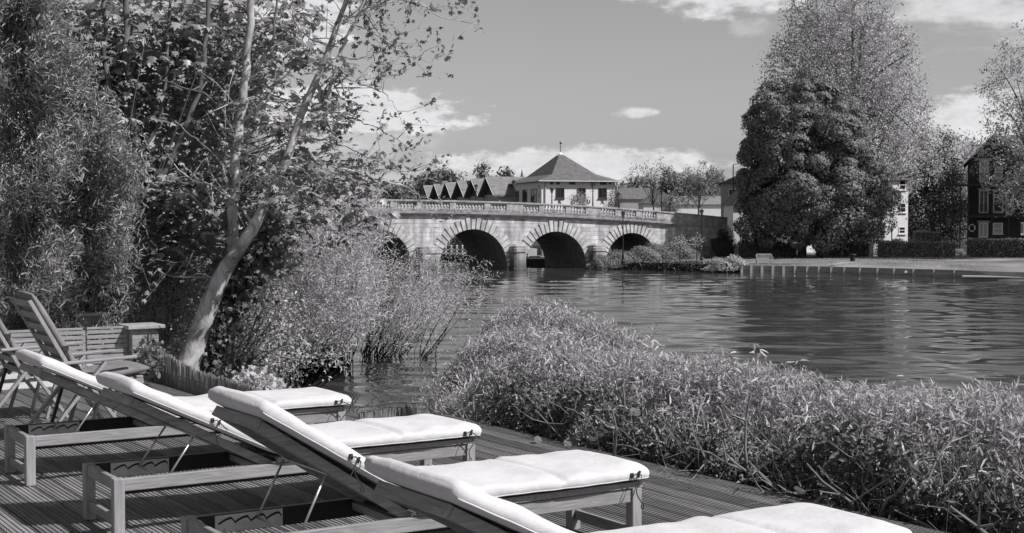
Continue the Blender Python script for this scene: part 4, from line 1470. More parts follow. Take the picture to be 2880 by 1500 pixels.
def gable_block(name, label, cat, px0, px1, y_e, y_r, d, depth, wall, roofm, rz=0.0, hip=False, base=-2.6, group=None, ridge='x'):
    """plain block seen from the front between px0 and px1, eaves at y_e, ridge at y_r"""
    p = P(px0, y_e, d); w = (px1 - px0) / F * d
    t = thing(name, label, cat, (p.x, p.y, base), rz, group)
    ez = p.z - base; rzv = P(px0, y_r, d + (depth / 2 if ridge == 'x' else 0)).z - base
    b = MB(); b.box(0, 0, 0, w, depth, ez); b.build('wall', M[wall], t)
    o_ = 0.35
    b = MB()
    if ridge == 'x':
        i_ = depth / 2 if hip else -o_
        vs = [(-o_, -o_, ez - 0.05), (w + o_, -o_, ez - 0.05), (w + o_, depth + o_, ez - 0.05), (-o_, depth + o_, ez - 0.05), (i_, depth / 2, rzv), (w - i_, depth / 2, rzv)]
        b.add(vs, [(0, 1, 5, 4), (2, 3, 4, 5), (3, 0, 4), (1, 2, 5), (3, 2, 1, 0)])
    else:
        vs = [(-o_, -o_, ez - 0.05), (w + o_, -o_, ez - 0.05), (w + o_, depth, ez - 0.05), (-o_, depth, ez - 0.05), (w / 2, -o_, rzv), (w / 2, depth, rzv)]
        b.add(vs, [(0, 4, 5, 3), (4, 1, 2, 5), (0, 1, 4), (2, 3, 5), (3, 2, 1, 0)])
    b.build('roof', M[roofm], t)
    return t, w, ez


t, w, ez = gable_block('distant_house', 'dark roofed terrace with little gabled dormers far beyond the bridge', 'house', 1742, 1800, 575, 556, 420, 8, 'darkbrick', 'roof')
for k in range(3):
    x = 0.7 + k * 1.75
    b = MB(); b.box(x, -0.15, ez - 1.2, x + 1.1, 0.6, ez + 0.5); dm = b.build('dormer', M['white'], t)
    b = MB(); b.prism([(x - 0.2, ez + 0.505), (x + 1.3, ez + 0.505), (x + 0.55, ez + 1.75)], (0, 1.2, 0), (1, 0, 0), (0, 0, 1), 1.5); b.build('dormer_roof', M['roof'], dm)
gable_block('distant_house', 'long grey slate roof in front of the far tree line', 'house', 1744, 1828, 560, 529, 330, 12, 'render2', 'roof')
gable_block('distant_house', 'pale gabled house behind the sparse roadside trees', 'house', 1810, 1905, 572, 533, 300, 12, 'render', 'roof2', ridge='y')
gable_block('distant_house', 'low pale house behind the second sparse roadside tree', 'house', 1900, 2040, 575, 552, 290, 10, 'render', 'roof2')
t, w, ez = gable_block('hipped_building', 'pale hip roofed building behind the tall street light', 'building', 2028, 2330, 516, 455, 172, 12, 'render2', 'roof', R(-8.5), hip=True)
for k in range(3): window(t, (0.9 + k * 2.6, -0.002, ez - 2.2), (1, 0, 0), (0, -1, 0), 1.0, 1.5, 2, 2, 0.08)
t, w, ez = gable_block('white_cottage', 'small white gabled cottage left of the chestnut trunk', 'house', 2062, 2150, 576, 520, 157, 7, 'render', 'roof', ridge='y', base=-2.4)
for k in range(2): window(t, (0.9 + k * 1.5, -0.002, 1.0), (1, 0, 0), (0, -1, 0), 0.8, 1.5, 2, 2, 0.08)
b = MB(); b.beam((-0.4, -0.42, ez - 0.1), (w / 2, -0.42, P(2062, 520, 157).z + 2.4), 0.08, 0.26, (0, 1, 0)); b.beam((w / 2, -0.42, P(2062, 520, 157).z + 2.4), (w + 0.4, -0.42, ez - 0.1), 0.08, 0.26, (0, 1, 0)); b.build('bargeboard', M['black'], t)


def railing(parent, p0, p1, h, name='railing', step=0.13):
    p0, p1 = Vector(p0), Vector(p1); b = MB()
    b.beam(p0 + Vector((0, 0, h)), p1 + Vector((0, 0, h)), 0.06, 0.05); b.beam(p0 + Vector((0, 0, 0.1)), p1 + Vector((0, 0, 0.1)), 0.04, 0.04)
    n = int((p1 - p0).length / step)
    for i in range(n + 1):
        q = p0.lerp(p1, i / n); b.beam(q + Vector((0, 0, 0.1)), q + Vector((0, 0, h)), 0.028, 0.028)
    return b.build(name, M['black'], parent)


t = thing('iron_railing', 'dark iron railing in front of the white cottage', 'railing', P(2064, 700, 150)); t.location.z = -2.4
railing(t, (0, 0, 0), (5, 0.4, 0), 1.0)

# ---- pale three storey building
D1 = 160
t, w, ez = gable_block('apartment_house', 'pale rendered three storey house right of the chestnut tree', 'building', 2250, 2584, 503, 452, D1, 11, 'render', 'roof2', R(13), hip=True, base=-2.2)


def at_px(px, d, t):                                # along a front wall that may be turned
    r = (px - CX) / F; a = t.rotation_euler.z
    return (r * d - t.location.x) / (math.cos(a) - r * math.sin(a))


for a, c, y0, y1 in ((2527, 2546, 533, 504.5), (2529, 2547, 598, 570), (2527, 2546, 659, 638), (2472, 2490, 664, 632), (2318, 2336, 668, 636), (2280, 2298, 668, 636), (2430, 2446, 600, 570), (2430, 2446, 533, 505), (2360, 2376, 600, 570)):
    x0, x1 = at_px(a, D1, t), at_px(c, D1, t); z0, z1 = P(a, y0, D1).z + 2.2, P(a, y1, D1).z + 2.2
    window(t, (x0, -0.002, z0), (1, 0, 0), (0, -1, 0), x1 - x0, z1 - z0, 1, 2, 0.11, 'white', 'glass', True)
b = MB(); x0, x1 = at_px(2375, D1, t), at_px(2492, D1, t); zb = P(2400, 625, D1).z + 2.2
b.box(x0, -1.5, zb - 0.2, x1, -0.005, zb); bal = b.build('balcony', M['render2'], t)
railing(bal, (x0, -1.45, zb), (x1, -1.45, zb), 0.95)
b = MB()
for px in (2378, 2405, 2430, 2462, 2466, 2491): x = at_px(px, D1, t); b.box(x - 0.05, -1.48, 0, x + 0.05, -1.38, zb - 0.205)
b.build('post', M['black'], bal)

# ---- dark brick building with balconies
D2 = 150
p = P(2722, 449, D2)
dk = thing('brick_apartments', 'dark brick apartment block with iron balconies and gable behind the clipped hedge', 'building', (p.x, p.y, -2.2), R(-18.5))
w1 = 148 / F * D2 * 0.96; ez = p.z + 2.2; rz_ = P(2796, 374, D2).z + 2.2
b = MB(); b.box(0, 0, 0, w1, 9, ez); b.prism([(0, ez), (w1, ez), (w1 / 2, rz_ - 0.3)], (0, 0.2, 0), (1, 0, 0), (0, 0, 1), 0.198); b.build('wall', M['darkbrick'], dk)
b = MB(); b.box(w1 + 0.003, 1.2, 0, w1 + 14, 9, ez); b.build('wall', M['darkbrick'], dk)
b = MB()
o_ = 0.45
for sg in (0, 1):
    xe = -o_ if sg == 0 else w1 + o_; ze = ez - o_ * (rz_ - ez) / (w1 / 2)
    vs = [(xe, -0.5, ze), (w1 / 2, -0.5, rz_), (w1 / 2, 9.2, rz_), (xe, 9.2, ze)]
    b.add(vs + [(x, y, z - 0.2) for x, y, z in vs], [(0, 1, 2, 3), (7, 6, 5, 4), (0, 4, 5, 1), (1, 5, 6, 2), (2, 6, 7, 3), (3, 7, 4, 0)])
b.add([(w1 / 2 + 0.5, 0.9, ez - 0.2), (w1 + 14.3, 0.9, ez - 0.2), (w1 + 14.3, 5, rz_ - 0.1), (w1 / 2 + 0.5, 5, rz_ - 0.1), (w1 + 14.3, 9.3, ez - 0.2), (w1 / 2 + 0.5, 9.3, ez - 0.2)], [(0, 1, 2, 3), (3, 2, 4, 5)])
b.build('roof', M['roof'], dk)
b = MB()
b.beam((-o_, -0.55, ez - o_ * (rz_ - ez) / (w1 / 2) - 0.05), (w1 / 2, -0.55, rz_ - 0.05), 0.07, 0.3, (0, 1, 0))
b.beam((w1 / 2, -0.55, rz_ - 0.05), (w1 + o_, -0.55, ez - o_ * (rz_ - ez) / (w1 / 2) - 0.05), 0.07, 0.3, (0, 1, 0))
b.build('bargeboard', M['render'], dk)


def z2(y): return P(2722, y, D2).z + 2.2


for a, c, y0, y1, nm in ((2752, 2779, 514, 452, 'door'), (2752, 2779, 600, 535, 'door'), (2792, 2820, 598, 535, 'window'), (2752, 2779, 668, 627, 'door'), (2792, 2820, 658, 627, 'window'),
                         (2826, 2850, 596, 540, 'window'), (2795, 2818, 505, 470, 'window')):
    x0, x1 = at_px(a, D2, dk), at_px(c, D2, dk); z0, z1 = z2(y0), z2(y1)
    window(dk, (x0, -0.002, z0), (1, 0, 0), (0, -1, 0), x1 - x0, z1 - z0, 2 if nm == 'door' else 1, 1 if nm == 'door' else 2, 0.13, 'white', 'curtain' if y0 > 650 or y0 < 520 else 'glass', nm == 'window', name=nm)
    if nm == 'door':
        b = MB(); b.box(x0 - 0.15, -0.14, z1 + 0.005, x1 + 0.15, -0.003, z1 + 0.22); b.build('lintel', M['render2'], dk)
for a, y0, y1 in ((2855, 660, 626), (2880, 660, 626), (2884, 590, 540)):
    x0 = at_px(a, D2 + 1.2, dk); window(dk, (x0, 1.198, z2(y0)), (1, 0, 0), (0, -1, 0), 0.9, z2(y1) - z2(y0), 2, 1, 0.12, 'white', 'curtain', True)
# steel balconies in front and to the side
xl = at_px(2644, D2, dk); xr = w1 + 6
for yy, nm in ((519, 'balcony'), (606, 'balcony')):
    z = z2(yy)
    b = MB(); b.box(xl, -1.7, z - 0.22, xr, -0.2, z); bo = b.build(nm, M['black'], dk)
    railing(bo, (xl, -1.65, z), (xr, -1.65, z), 1.1)
    railing(bo, (xl, -0.25, z), (-0.1, -0.25, z), 1.1)
for px in (2646, 2677, 2700, 2722, 2789, 2836, 2880):
    x = at_px(px, D2, dk); b = MB(); b.box(x - 0.07, -1.69, 0, x + 0.07, -1.55, z2(606) - 0.225); b.box(x - 0.07, -1.69, z2(606) + 0.002, x + 0.07, -1.55, z2(519) - 0.225); b.build('post', M['black'], dk)
b = MB(); ps = []
for k in range(25):
    a = 2 * math.pi * k / 24; ps.append((0.30 * math.cos(a), 0, 0.36 * math.sin(a)))
p = dk.location + Matrix.Rotation(dk.rotation_euler.z, 3, 'Z') @ Vector((at_px(2733, D2, dk), -0.11, z2(641)))
b.tube(ps, 0.085, 8, cap=False)
ring = thing('life_ring', 'white life ring hanging on the dark brick wall', 'life ring', p, dk.rotation_euler.z)
b.build('ring', M['white'], ring, smooth=True)
b = MB()
for a in (0.785, 2.356, 3.927, 5.498):
    c = Vector((0.30 * math.cos(a), 0, 0.36 * math.sin(a))); d = Vector((-math.sin(a), 0, math.cos(a)))
    b.tube([c - d * 0.05, c + d * 0.05], 0.092, 8)
b.build('band', M['frame_dark'], ring)

# garden steps and hedge pillar
t = thing('garden_steps', 'short flight of dark steps between the clipped hedges', 'steps', P(2690, 722, 146)); t.location.z = -2.3
b = MB()
for k in range(5): b.box(0, k * 0.35, 0, 1.15, k * 0.35 + 0.36, 0.16 * (k + 1))
b.build('treads', M['quay'], t)
t = thing('gate_pillar', 'slim brick gate pillar at the end of the clipped hedge', 'pillar', P(2444, 724, 145)); t.location.z = -2.36
b = MB(); b.box(0, 0, 0, 0.46, 0.46, 1.42); b.build('shaft', M['brick'], t)
b = MB(); b.box(-0.06, -0.06, 1.422, 0.52, 0.52, 1.55); b.build('cap', M['coping'], t)

# ---- things seen through the arches
t = thing('gangway', 'white posted gangway with slack chains beyond the second arch', 'gangway', P(1222, 740, 172)); t.location.z = WATER
L_ = (1330 - 1222) / F * 172
b = MB(); b.box(-0.5, -0.8, 0.25, L_ + 1, 0.8, 0.5); b.build('decking', M['quaycap'], t)
b = MB(); b.box(-0.4, -0.7, -0.2, L_ + 0.9, 0.7, 0.248); b.build('float', M['quay'], t)
for k in range(8):
    x = 0.1 + k * L_ / 7.0
    b = MB(); b.box(x - 0.07, -0.75, 0.502, x + 0.07, -0.61, 1.75); b.lathe([(0.12, 1.752), (0.02, 1.9)], 6, (x, -0.68, 0)); b.build('post', M['white'], t)
b = MB()
for k in range(7):
    x0, x1 = 0.1 + k * L_ / 7.0, 0.1 + (k + 1) * L_ / 7.0
    for zz in (1.5, 1.05): b.tube([(x0 + (x1 - x0) * f, -0.77, zz - 0.25 * 4 * f * (1 - f)) for f in (0, .2, .4, .6, .8, 1)], 0.035, 4)
b.build('chain', M['render2'], t)
b = MB(); b.beam((L_ - 1.6, -0.6, 0.6), (L_ + 2.2, -0.2, 2.4), 0.15, 0.2); b.beam((L_ - 1.6, 0.6, 0.6), (L_ + 2.2, 0.9, 2.4), 0.15, 0.2); b.build('ramp', M['white'], t)
t, w, ez = gable_block('waterside_building', 'low pale building seen through the second arch', 'building', 1215, 1345, 676, 640, 205, 6, 'render2', 'roof', base=-2.7)
for k in range(3): window(t, (0.8 + k * 2.0, -0.002, 1.0), (1, 0, 0), (0, -1, 0), 1.4, 1.0, 2, 1, 0.09)
t, w, ez = gable_block('waterside_building', 'white boathouse wall seen through the third arch', 'building', 1470, 1575, 672, 630, 192, 6, 'white', 'roof', base=-2.7)
window(t, (0.9, -0.002, 0.7), (1, 0, 0), (0, -1, 0), 1.2, 1.1, 2, 1, 0.09)


def boat(label, px, y, d, L_, beam_, h, rz, cabin):
    p = P(px, y, d); t = thing('moored_boat', label, 'boat', (p.x, p.y, WATER), rz, 'boats moored beyond the third arch')
    b = MB(); n = 13; vs = []
    for i in range(n):
        f = i / (n - 1); wd = beam_ / 2 * (1 - max(0, (f - 0.45) / 0.55) ** 2.2 * 0.97) * (0.88 + 0.12 * min(1, f * 4)); sh = h * (0.85 + 0.3 * f * f)
        x = (f - 0.5) * L_
        vs += [(x, -wd, sh), (x, -wd * 0.82, 0.12), (x, 0, -0.25), (x, wd * 0.82, 0.12), (x, wd, sh)]
    fs = [(i * 5 + j, (i + 1) * 5 + j, (i + 1) * 5 + j + 1, i * 5 + j + 1) for i in range(n - 1) for j in range(4)] + [(0, 1, 2, 3, 4)]
    fs += [(i * 5 + 4, (i + 1) * 5 + 4, (i + 1) * 5, i * 5) for i in range(n - 1)]
    b.add(vs, fs); b.build('hull', M['black'], t)
    b = MB()
    for sg in (-1, 1): b.tube([(vs[i * 5 + (0 if sg < 0 else 4)][0], vs[i * 5 + (0 if sg < 0 else 4)][1], vs[i * 5][2] + 0.03) for i in range(n)], 0.05, 5)
    b.build('gunwale', M['white'], t)
    if cabin:
        b = MB(); b.prism([(-L_ * 0.36, h), (-L_ * 0.34, h + 1.05), (-L_ * 0.2, h + 1.25), (L_ * 0.08, h + 1.05), (L_ * 0.16, h)], (0, beam_ * 0.38, 0), (1, 0, 0), (0, 0, 1), beam_ * 0.76); b.build('canopy', M['greycanvas'], t)
    else:
        b = MB(); b.box(-L_ * 0.32, -beam_ * 0.32, h * 0.9, L_ * 0.1, beam_ * 0.32, h + 0.75); cb = b.build('cabin', M['render2'], t)
        window(cb, (-L_ * 0.28, -beam_ * 0.32 - 0.002, h + 0.15), (1, 0, 0), (0, -1, 0), L_ * 0.32, 0.42, 2, 1, 0.06, 'white', 'glass', False)
        b = MB(); b.tube([(L_ * 0.02, 0, h + 0.75), (L_ * 0.02, 0, h + 3.6)], [0.05, 0.03], 6); b.tube([(L_ * 0.02, 0, h + 1.4), (-L_ * 0.35, 0, h + 1.35)], 0.06, 6); b.build('mast', M['white'], t)


boat('dark hulled boat with pale cabin and mast moored beyond the third arch', 1486, 752, 160, 4.2, 1.7, 0.95, R(110), False)
boat('dark launch with canvas hood moored beside the masted boat', 1519, 752, 161, 4.6, 1.8, 0.85, R(118), True)
t = thing('church_spire', 'tiny distant spire just left of the pavilion roof', 'spire', (P(1468, 500, 420).x, 420, -2.6))
b = MB(); zz = P(1468, 476, 420).z + 2.6; b.lathe([(1.5, 0), (1.5, zz - 4.5), (0.9, zz - 4.2), (0.02, zz)], 8); b.build('steeple', M['roof'], t)
# ================================================================ VEGETATION
UPV = np.array([0, 0, 1.0])
SUNV = np.array([SUN_H.x * math.cos(SUN_EL), SUN_H.y * math.cos(SUN_EL), math.sin(SUN_EL)])


def in_poly(x, y, poly):
    x, y = np.asarray(x), np.asarray(y)
    c = np.zeros(x.shape, bool)
    n = len(poly)
    for i in range(n):
        x0, y0 = poly[i]; x1, y1 = poly[(i + 1) % n]
        hit = ((y0 > y) != (y1 > y)) & (x < (x1 - x0) * (y - y0) / ((y1 - y0) or 1e-9) + x0)
        c ^= hit
    return c


def edge_dist(x, y, poly):
    best = np.full(np.shape(x), 1e9)
    n = len(poly)
    for i in range(n):
        x0, y0 = poly[i]; x1, y1 = poly[(i + 1) % n]
        dx, dy = x1 - x0, y1 - y0
        q = np.clip(((x - x0) * dx + (y - y0) * dy) / (dx * dx + dy * dy), 0, 1)
        best = np.minimum(best, np.hypot(x - x0 - q * dx, y - y0 - q * dy))
    return best


def poly_pts(n, poly):
    p = np.array(poly); lo, hi = p.min(0), p.max(0)
    out = np.zeros((0, 2))
    while len(out) < n:
        q = lo + rng.random((n * 2, 2)) * (hi - lo)
        out = np.concatenate([out, q[in_poly(q[:, 0], q[:, 1], poly)]])
    return out[:n]


def plant(name, label, cat, base, group=None):
    return thing(name, label, cat, base, 0, group)


def shoots(base, dirv, length, n_leaf, spread, droop, Lr, Wr, start=0.25):
    """leaves set alternately along many curved shoots; returns arrays for leafmesh and the shoot lines"""
    n = len(base)
    f = (start + (1 - start) * (np.arange(n_leaf) + 0.5) / n_leaf)[None, :, None]
    f = np.repeat(f, n, 0) + rng.normal(0, 0.03, (n, n_leaf, 1))
    d = nn(dirv)[:, None]; L = np.asarray(length)[:, None, None]
    pos = base[:, None] + d * L * f + np.array([0, 0, -1.0]) * (droop * L * f * f)
    tang = nn(d + np.array([0, 0, -2.0]) * droop * f)
    side = nn(np.cross(tang, rng.normal(size=(n, 1, 3)) + 0 * tang))
    side2 = np.cross(tang, side)
    ph = rng.random((n, 1, 1)) * 6.28 + np.arange(n_leaf)[None, :, None] * 2.4
    out = side * np.cos(ph) + side2 * np.sin(ph)
    axis = nn(tang * (1 - spread) + out * spread + rng.normal(0, 0.12, pos.shape) + np.array([0, 0, -0.12]))
    nr = nn(UPV * 0.8 + tang * 0.6 + rng.normal(0, 0.45, pos.shape))
    tap = 0.65 + 0.5 * np.sin(np.clip(f, 0, 1) * np.pi)
    LL_ = (Lr[0] + (Lr[1] - Lr[0]) * rng.random((n, n_leaf))) * tap[..., 0]
    return pos.reshape(-1, 3), axis.reshape(-1, 3), nr.reshape(-1, 3), LL_.ravel(), LL_.ravel() * Wr


# ---------------------------------------------------------------- the big waterside bush in front of the river
def build_front_bush():
    poly = [(-.50, 11.45), (1.66, 8.05), (4.3, 4.0), (7.5, 4.2), (5.6, 7.2), (3.65, 9.2), (2.42, 10.9), (1.85, 12.6), (1.65, 14.6), (1.15, 17.6), (0.1, 18.0), (-0.7, 16.4), (-0.80, 13.6)]
    t = plant('willow_bush', 'broad waterside willow bush with narrow glossy leaves along the deck edge', 'bush', (1.5, 9.5, -0.4))
    o = np.array([1.5, 9.5, -0.4])

    def top(x, y):
        e = edge_dist(x, y, poly)
        w = 0.10 * np.sin(x * 2.3 + 1) * np.sin(y * 1.7) + 0.09 * np.sin(x * 5.1 + y * 3.3) + 0.05 * np.sin(x * 9 - y * 8)
        # a dip between the far and the near mound
        valley = -0.38 * np.exp(-((y - (12.9 - 0.15 * x)) / 0.55) ** 2)
        far = np.where(y > 13.3, 0.06, 0.0)
        return np.clip(0.02 + 0.72 * np.sqrt(np.clip(e / 1.0, 0, 1)) - 0.20, -0.2, 0.54) + (w * .8 + valley + far) * np.clip(e * 2, 0, 1)
    n = 27000
    q = poly_pts(n, poly)
    zt_ = top(q[:, 0], q[:, 1])
    e = edge_dist(q[:, 0], q[:, 1], poly)
    # most shoots end at the canopy, others fill the sides
    u_ = rng.random(n)
    zend = zt_ - (u_ ** 2.2) * (zt_ + 0.30) * np.where(u_ < 0.65, 0.6, 0.85)
    ln = 0.34 + 0.24 * rng.random(n)
    cen = np.array([1.6, 10.5])
    outw = nn(np.concatenate([q - cen, np.zeros((n, 1))], 1))
    d = nn(UPV * 1.0 + outw * 0.25 * (1.2 - np.clip(e, 0, 1))[:, None] + rng.normal(0, 0.42, (n, 3)))
    base = np.concatenate([q, (zend)[:, None]], 1) - d * ln[:, None] * 0.9
    topm = (u_ < 0.55) & (e > 0.25)
    P1 = shoots(base[topm], d[topm], ln[topm], 13, 0.46, 0.08, (0.048, 0.092), 0.20, 0.2)
    P2 = shoots(base[~topm], d[~topm], ln[~topm], 13, 0.62, 0.10, (0.034, 0.066), 0.23, 0.15)
    pos, ax, nr, L, W = (np.concatenate([p_, q_]) for p_, q_ in zip(P1, P2))
    leafmesh('foliage', M['l_bush'], t, pos - o, ax, nr, L, W, 'lance')
    # tall shoots that stand up from the canopy
    k = 130
    q = poly_pts(k, poly); e = edge_dist(q[:, 0], q[:, 1], poly)
    sel = e > 0.35; q = q[sel]; k = len(q)
    d = nn(UPV + rng.normal(0, 0.28, (k, 3)))
    base = np.concatenate([q, (top(q[:, 0], q[:, 1]) - 0.18)[:, None]], 1)
    pos, ax, nr, L, W = shoots(base, d, 0.22 + 0.18 * rng.random(k), 15, 0.42, 0.14, (0.05, 0.09), 0.20, 0.2)
    leafmesh('shoots', M['l_bush'], t, pos - o, ax, nr, L, W, 'lance')
    # bare crossing stems, thick towards the front
    b = MB()
    rr = random.Random(3)
    for i in range(430):
        f = rr.random()
        if i < 300:
            x = -0.7 + 5.2 * (rr.random() ** 0.6); y0 = 11.75 - (x + .75) * 1.55 + rr.uniform(0.12, 1.1)
        else:
            x, y0 = q[rr.randrange(k)]
        p = Vector((x, y0, -0.35))
        hgt = rr.uniform(0.3, 0.95)
        lean = Vector((rr.gauss(0, 0.4), rr.gauss(-0.05, 0.35), 1)).normalized()
        pts = [p]
        for s_ in range(5):
            lean = (lean + Vector((rr.gauss(0, .28), rr.gauss(0, .28), rr.gauss(0.02, .16)))).normalized()
            pts.append(pts[-1] + lean * hgt / 5)
        r0 = rr.choice([0.004, 0.006, 0.006, 0.009, 0.016])
        b.tube(pts, [r0 * (1 - 0.13 * j) for j in range(6)], 5)
        for _ in range(3):
            j = rr.randrange(1, 5); d_ = Vector((rr.gauss(0, 1), rr.gauss(0, 1), rr.uniform(-.1, 1))).normalized()
            m_ = pts[j] + d_ * rr.uniform(0.08, 0.2)
            b.tube([pts[j], m_, m_ + (d_ + Vector((0, 0, .4))) * rr.uniform(0.05, 0.15)], [r0 * .5, r0 * .4, r0 * .2], 4)
    b.v = [tuple(np.array(p) - o) for p in b.v]
    b.build('stems', M['twig'], t)


build_front_bush()


def build_understory():
    t = plant('laurel_shrub', 'low dark glossy shrub with crossing twigs under the willow bush along the deck edge', 'shrub', (2.0, 8.0, -0.35))
    o = np.array([2.0, 8.0, -0.35])
    n = 30000
    f = rng.random(n) ** .8
    x = -0.45 + 4.9 * f; y = 11.55 - (x + .5) * 1.575 + rng.gamma(1.6, .17, n)
    z = -0.25 + rng.random(n) ** 1.1 * (.50 + .10 * np.sin(x * 4) + .08 * np.sin(x * 9.5 + 2))
    keep = np.sin(x * 6.1 + z * 9) + np.sin(x * 13 - z * 14 + y * 3) > -.75
    pos = np.stack([x, y, z], 1)[keep]; n = len(pos)
    ax = nn(sph(n) + [0, -.3, -.1]); nr = nn(sph(n) * .8 + UPV * .5 + [0.2, -.4, 0])
    L = .035 + .04 * rng.random(n)
    leafmesh('foliage', M['l_laurel'], t, pos - o, ax, nr, L, L * .42, 'lance')
    b = MB(); rr = random.Random(13)
    for i in range(520):
        xx = -0.4 + 4.9 * rr.random() ** .6; yy = 11.5 - (xx + .5) * 1.575 + rr.uniform(.05, .6)
        p = Vector((xx, yy, rr.uniform(-.35, 0.05))); le = Vector((rr.gauss(0, .7), rr.gauss(-.15, .4), 1)).normalized(); pts = [p]
        for s_ in range(5):
            le = (le + Vector((rr.gauss(0, .35), rr.gauss(0, .3), rr.gauss(0, .22)))).normalized(); pts.append(pts[-1] + le * rr.uniform(.05, .14))
        r0 = rr.choice([.002, .003, .003, .004, .006, .011])
        b.tube(pts, [r0 * (1 - .13 * j) for j in range(6)], 5)
        for _ in range(2):
            j = rr.randrange(1, 5); e = pts[j] + Vector((rr.gauss(0, .12), rr.gauss(0, .1), rr.gauss(.04, .08))); b.tube([pts[j], e], [r0 * .6, r0 * .3], 4)
    b.v = [tuple(np.array(p) - o) for p in b.v]
    b.build('twigs', M['twig'], t)


build_understory()


def build_creeper(label, x0, y0, spread, n, size):
    c = G(x0, y0, -0.05)
    t = plant('broad_leaved_creeper', label, 'plant', c, 'broad leaved plants at the deck edge')
    pos = np.stack([rng.normal(0, spread, n), np.abs(rng.normal(0.12, 0.1, n)) + 0.14, np.abs(rng.normal(0, 0.13, n)) + 0.02], 1)
    ax = nn(np.stack([rng.normal(0, 1, n), rng.normal(-0.6, 0.6, n), rng.normal(-0.2, 0.3, n)], 1))
    nr = nn(UPV + rng.normal(0, 0.5, (n, 3)) + [0.1, -0.4, 0])
    leafmesh('leaves', M['l_ivy'], t, pos, ax, nr, size * (0.7 + 0.6 * rng.random(n)), size * 0.9, 'round')
    b = MB()
    for i in range(0, n, 3): b.tube([(pos[i][0] * 0.4, 0.2, -0.2), (pos[i][0] * 0.8, pos[i][1] + 0.05, pos[i][2] * 0.5 - 0.02), tuple(pos[i])], 0.003, 4)
    b.build('stems', M['twigdark'], t)


build_creeper('broad round leaved creeper growing through the willow bush above the third lounger foot', 1790, 1285, 0.24, 70, 0.095)
build_creeper('ivy tangle at the deck edge behind the nearest lounger cushion', 2580, 1470, 0.22, 50, 0.08)


# ---------------------------------------------------------------- bamboo at the left edge
def build_bamboo():
    t = plant('bamboo_clump', 'tall dense bamboo clump filling the left edge of the photo', 'bamboo', (-6.2, 17.3, -0.2))
    o = np.array([-6.2, 17.3, -0.2])
    right = [(-20, 120), (60, 140), (110, 190), (200, 225), (260, 262), (330, 300), (420, 345), (500, 372), (600, 350), (700, 345), (800, 330), (900, 300)]
    ys, xs = np.array([r[0] for r in right]), np.array([r[1] for r in right])
    n = 4600
    y = rng.uniform(-60, 930, n); xr = np.interp(y, ys, xs)
    x = xr - np.abs(rng.normal(0, 1, n)) ** 1.0 * 120 + 10
    far = rng.random(n) < 0.55
    x = np.where(far, rng.uniform(-90, 1, n) + (xr + 60) * rng.random(n), x)
    d = 16.3 + rng.gamma(1.6, 0.55, n) + 0.4 * np.sin(x * 0.03) + 0.35 * np.sin(y * 0.021 + x * 0.01)
    tip = Pn(x, y, d)
    dirv = nn(np.stack([rng.normal(0.25, 0.6, n), rng.normal(-0.45, 0.45, n), rng.normal(0.45, 0.55, n)], 1))
    ln = 0.22 + 0.26 * rng.random(n)
    base = tip - dirv * ln[:, None]
    pos, ax, nr, L, W = shoots(base, dirv, ln, 13, 0.62, 0.0, (0.065, 0.125), 0.19, 0.1)
    ax = nn(ax + [0.05, 0, 0.30])
    leafmesh('foliage', M['l_bamboo'], t, pos - o, ax, nr, L, W, 'lance')
    b = MB(); rr = random.Random(9)
    for i in range(60):
        px = rr.uniform(-60, 320); p0 = P(px, 905, 17.0 + rr.random() * 1.2); p0.z = -0.3
        h = rr.uniform(2.5, 4.6); le = Vector((rr.gauss(0, .15), rr.gauss(0, .12), 1)).normalized()
        b.tube([p0, p0 + le * h * .5, p0 + le * h + Vector((rr.gauss(0, .3), -.3, 0))], [0.014, 0.011, 0.005], 6)
    for i in range(220):
        k = rr.randrange(n); a = Vector(base[k]); c = Vector(tip[k])
        b.tube([a - (c - a) * rr.uniform(.3, 1.0) + Vector((0, .1, -.1)), a, c], [0.004, 0.003, 0.0015], 4)
    b.v = [tuple(np.array(p) - o) for p in b.v]
    b.build('culms', M['twig'], t)


build_bamboo()


# ---------------------------------------------------------------- sycamores
def px_path(pts, d):
    """picture positions (in the 2576 wide view) with a distance -> world points"""
    out = []
    for i, q in enumerate(pts):
        dd = d if len(q) < 3 else q[2]
        out.append(P(q[0] * 1.118, q[1] * 1.118, dd))
    return out


def smooth_path(pts, k=4):
    out = []
    n = len(pts)
    for i in range(n - 1):
        p0, p1, p2, p3 = pts[max(i - 1, 0)], pts[i], pts[i + 1], pts[min(i + 2, n - 1)]
        for j in range(k):
            t = j / k
            out.append(0.5 * ((2 * p1) + (p2 - p0) * t + (2 * p0 - 5 * p1 + 4 * p2 - p3) * t * t + (3 * p1 - p0 - 3 * p2 + p3) * t ** 3))
    out.append(pts[-1])
    return out


def limb(b, pts, r0, r1, n=8, k=4, wob=0.0, rr=random):
    p = smooth_path(pts, k)
    if wob: p = [q + Vector((rr.gauss(0, wob), rr.gauss(0, wob), rr.gauss(0, wob))) if 0 < i < len(p) - 1 else q for i, q in enumerate(p)]
    m = len(p) - 1
    b.tube(p, [r0 + (r1 - r0) * (i / m) for i in range(m + 1)], n)
    return p


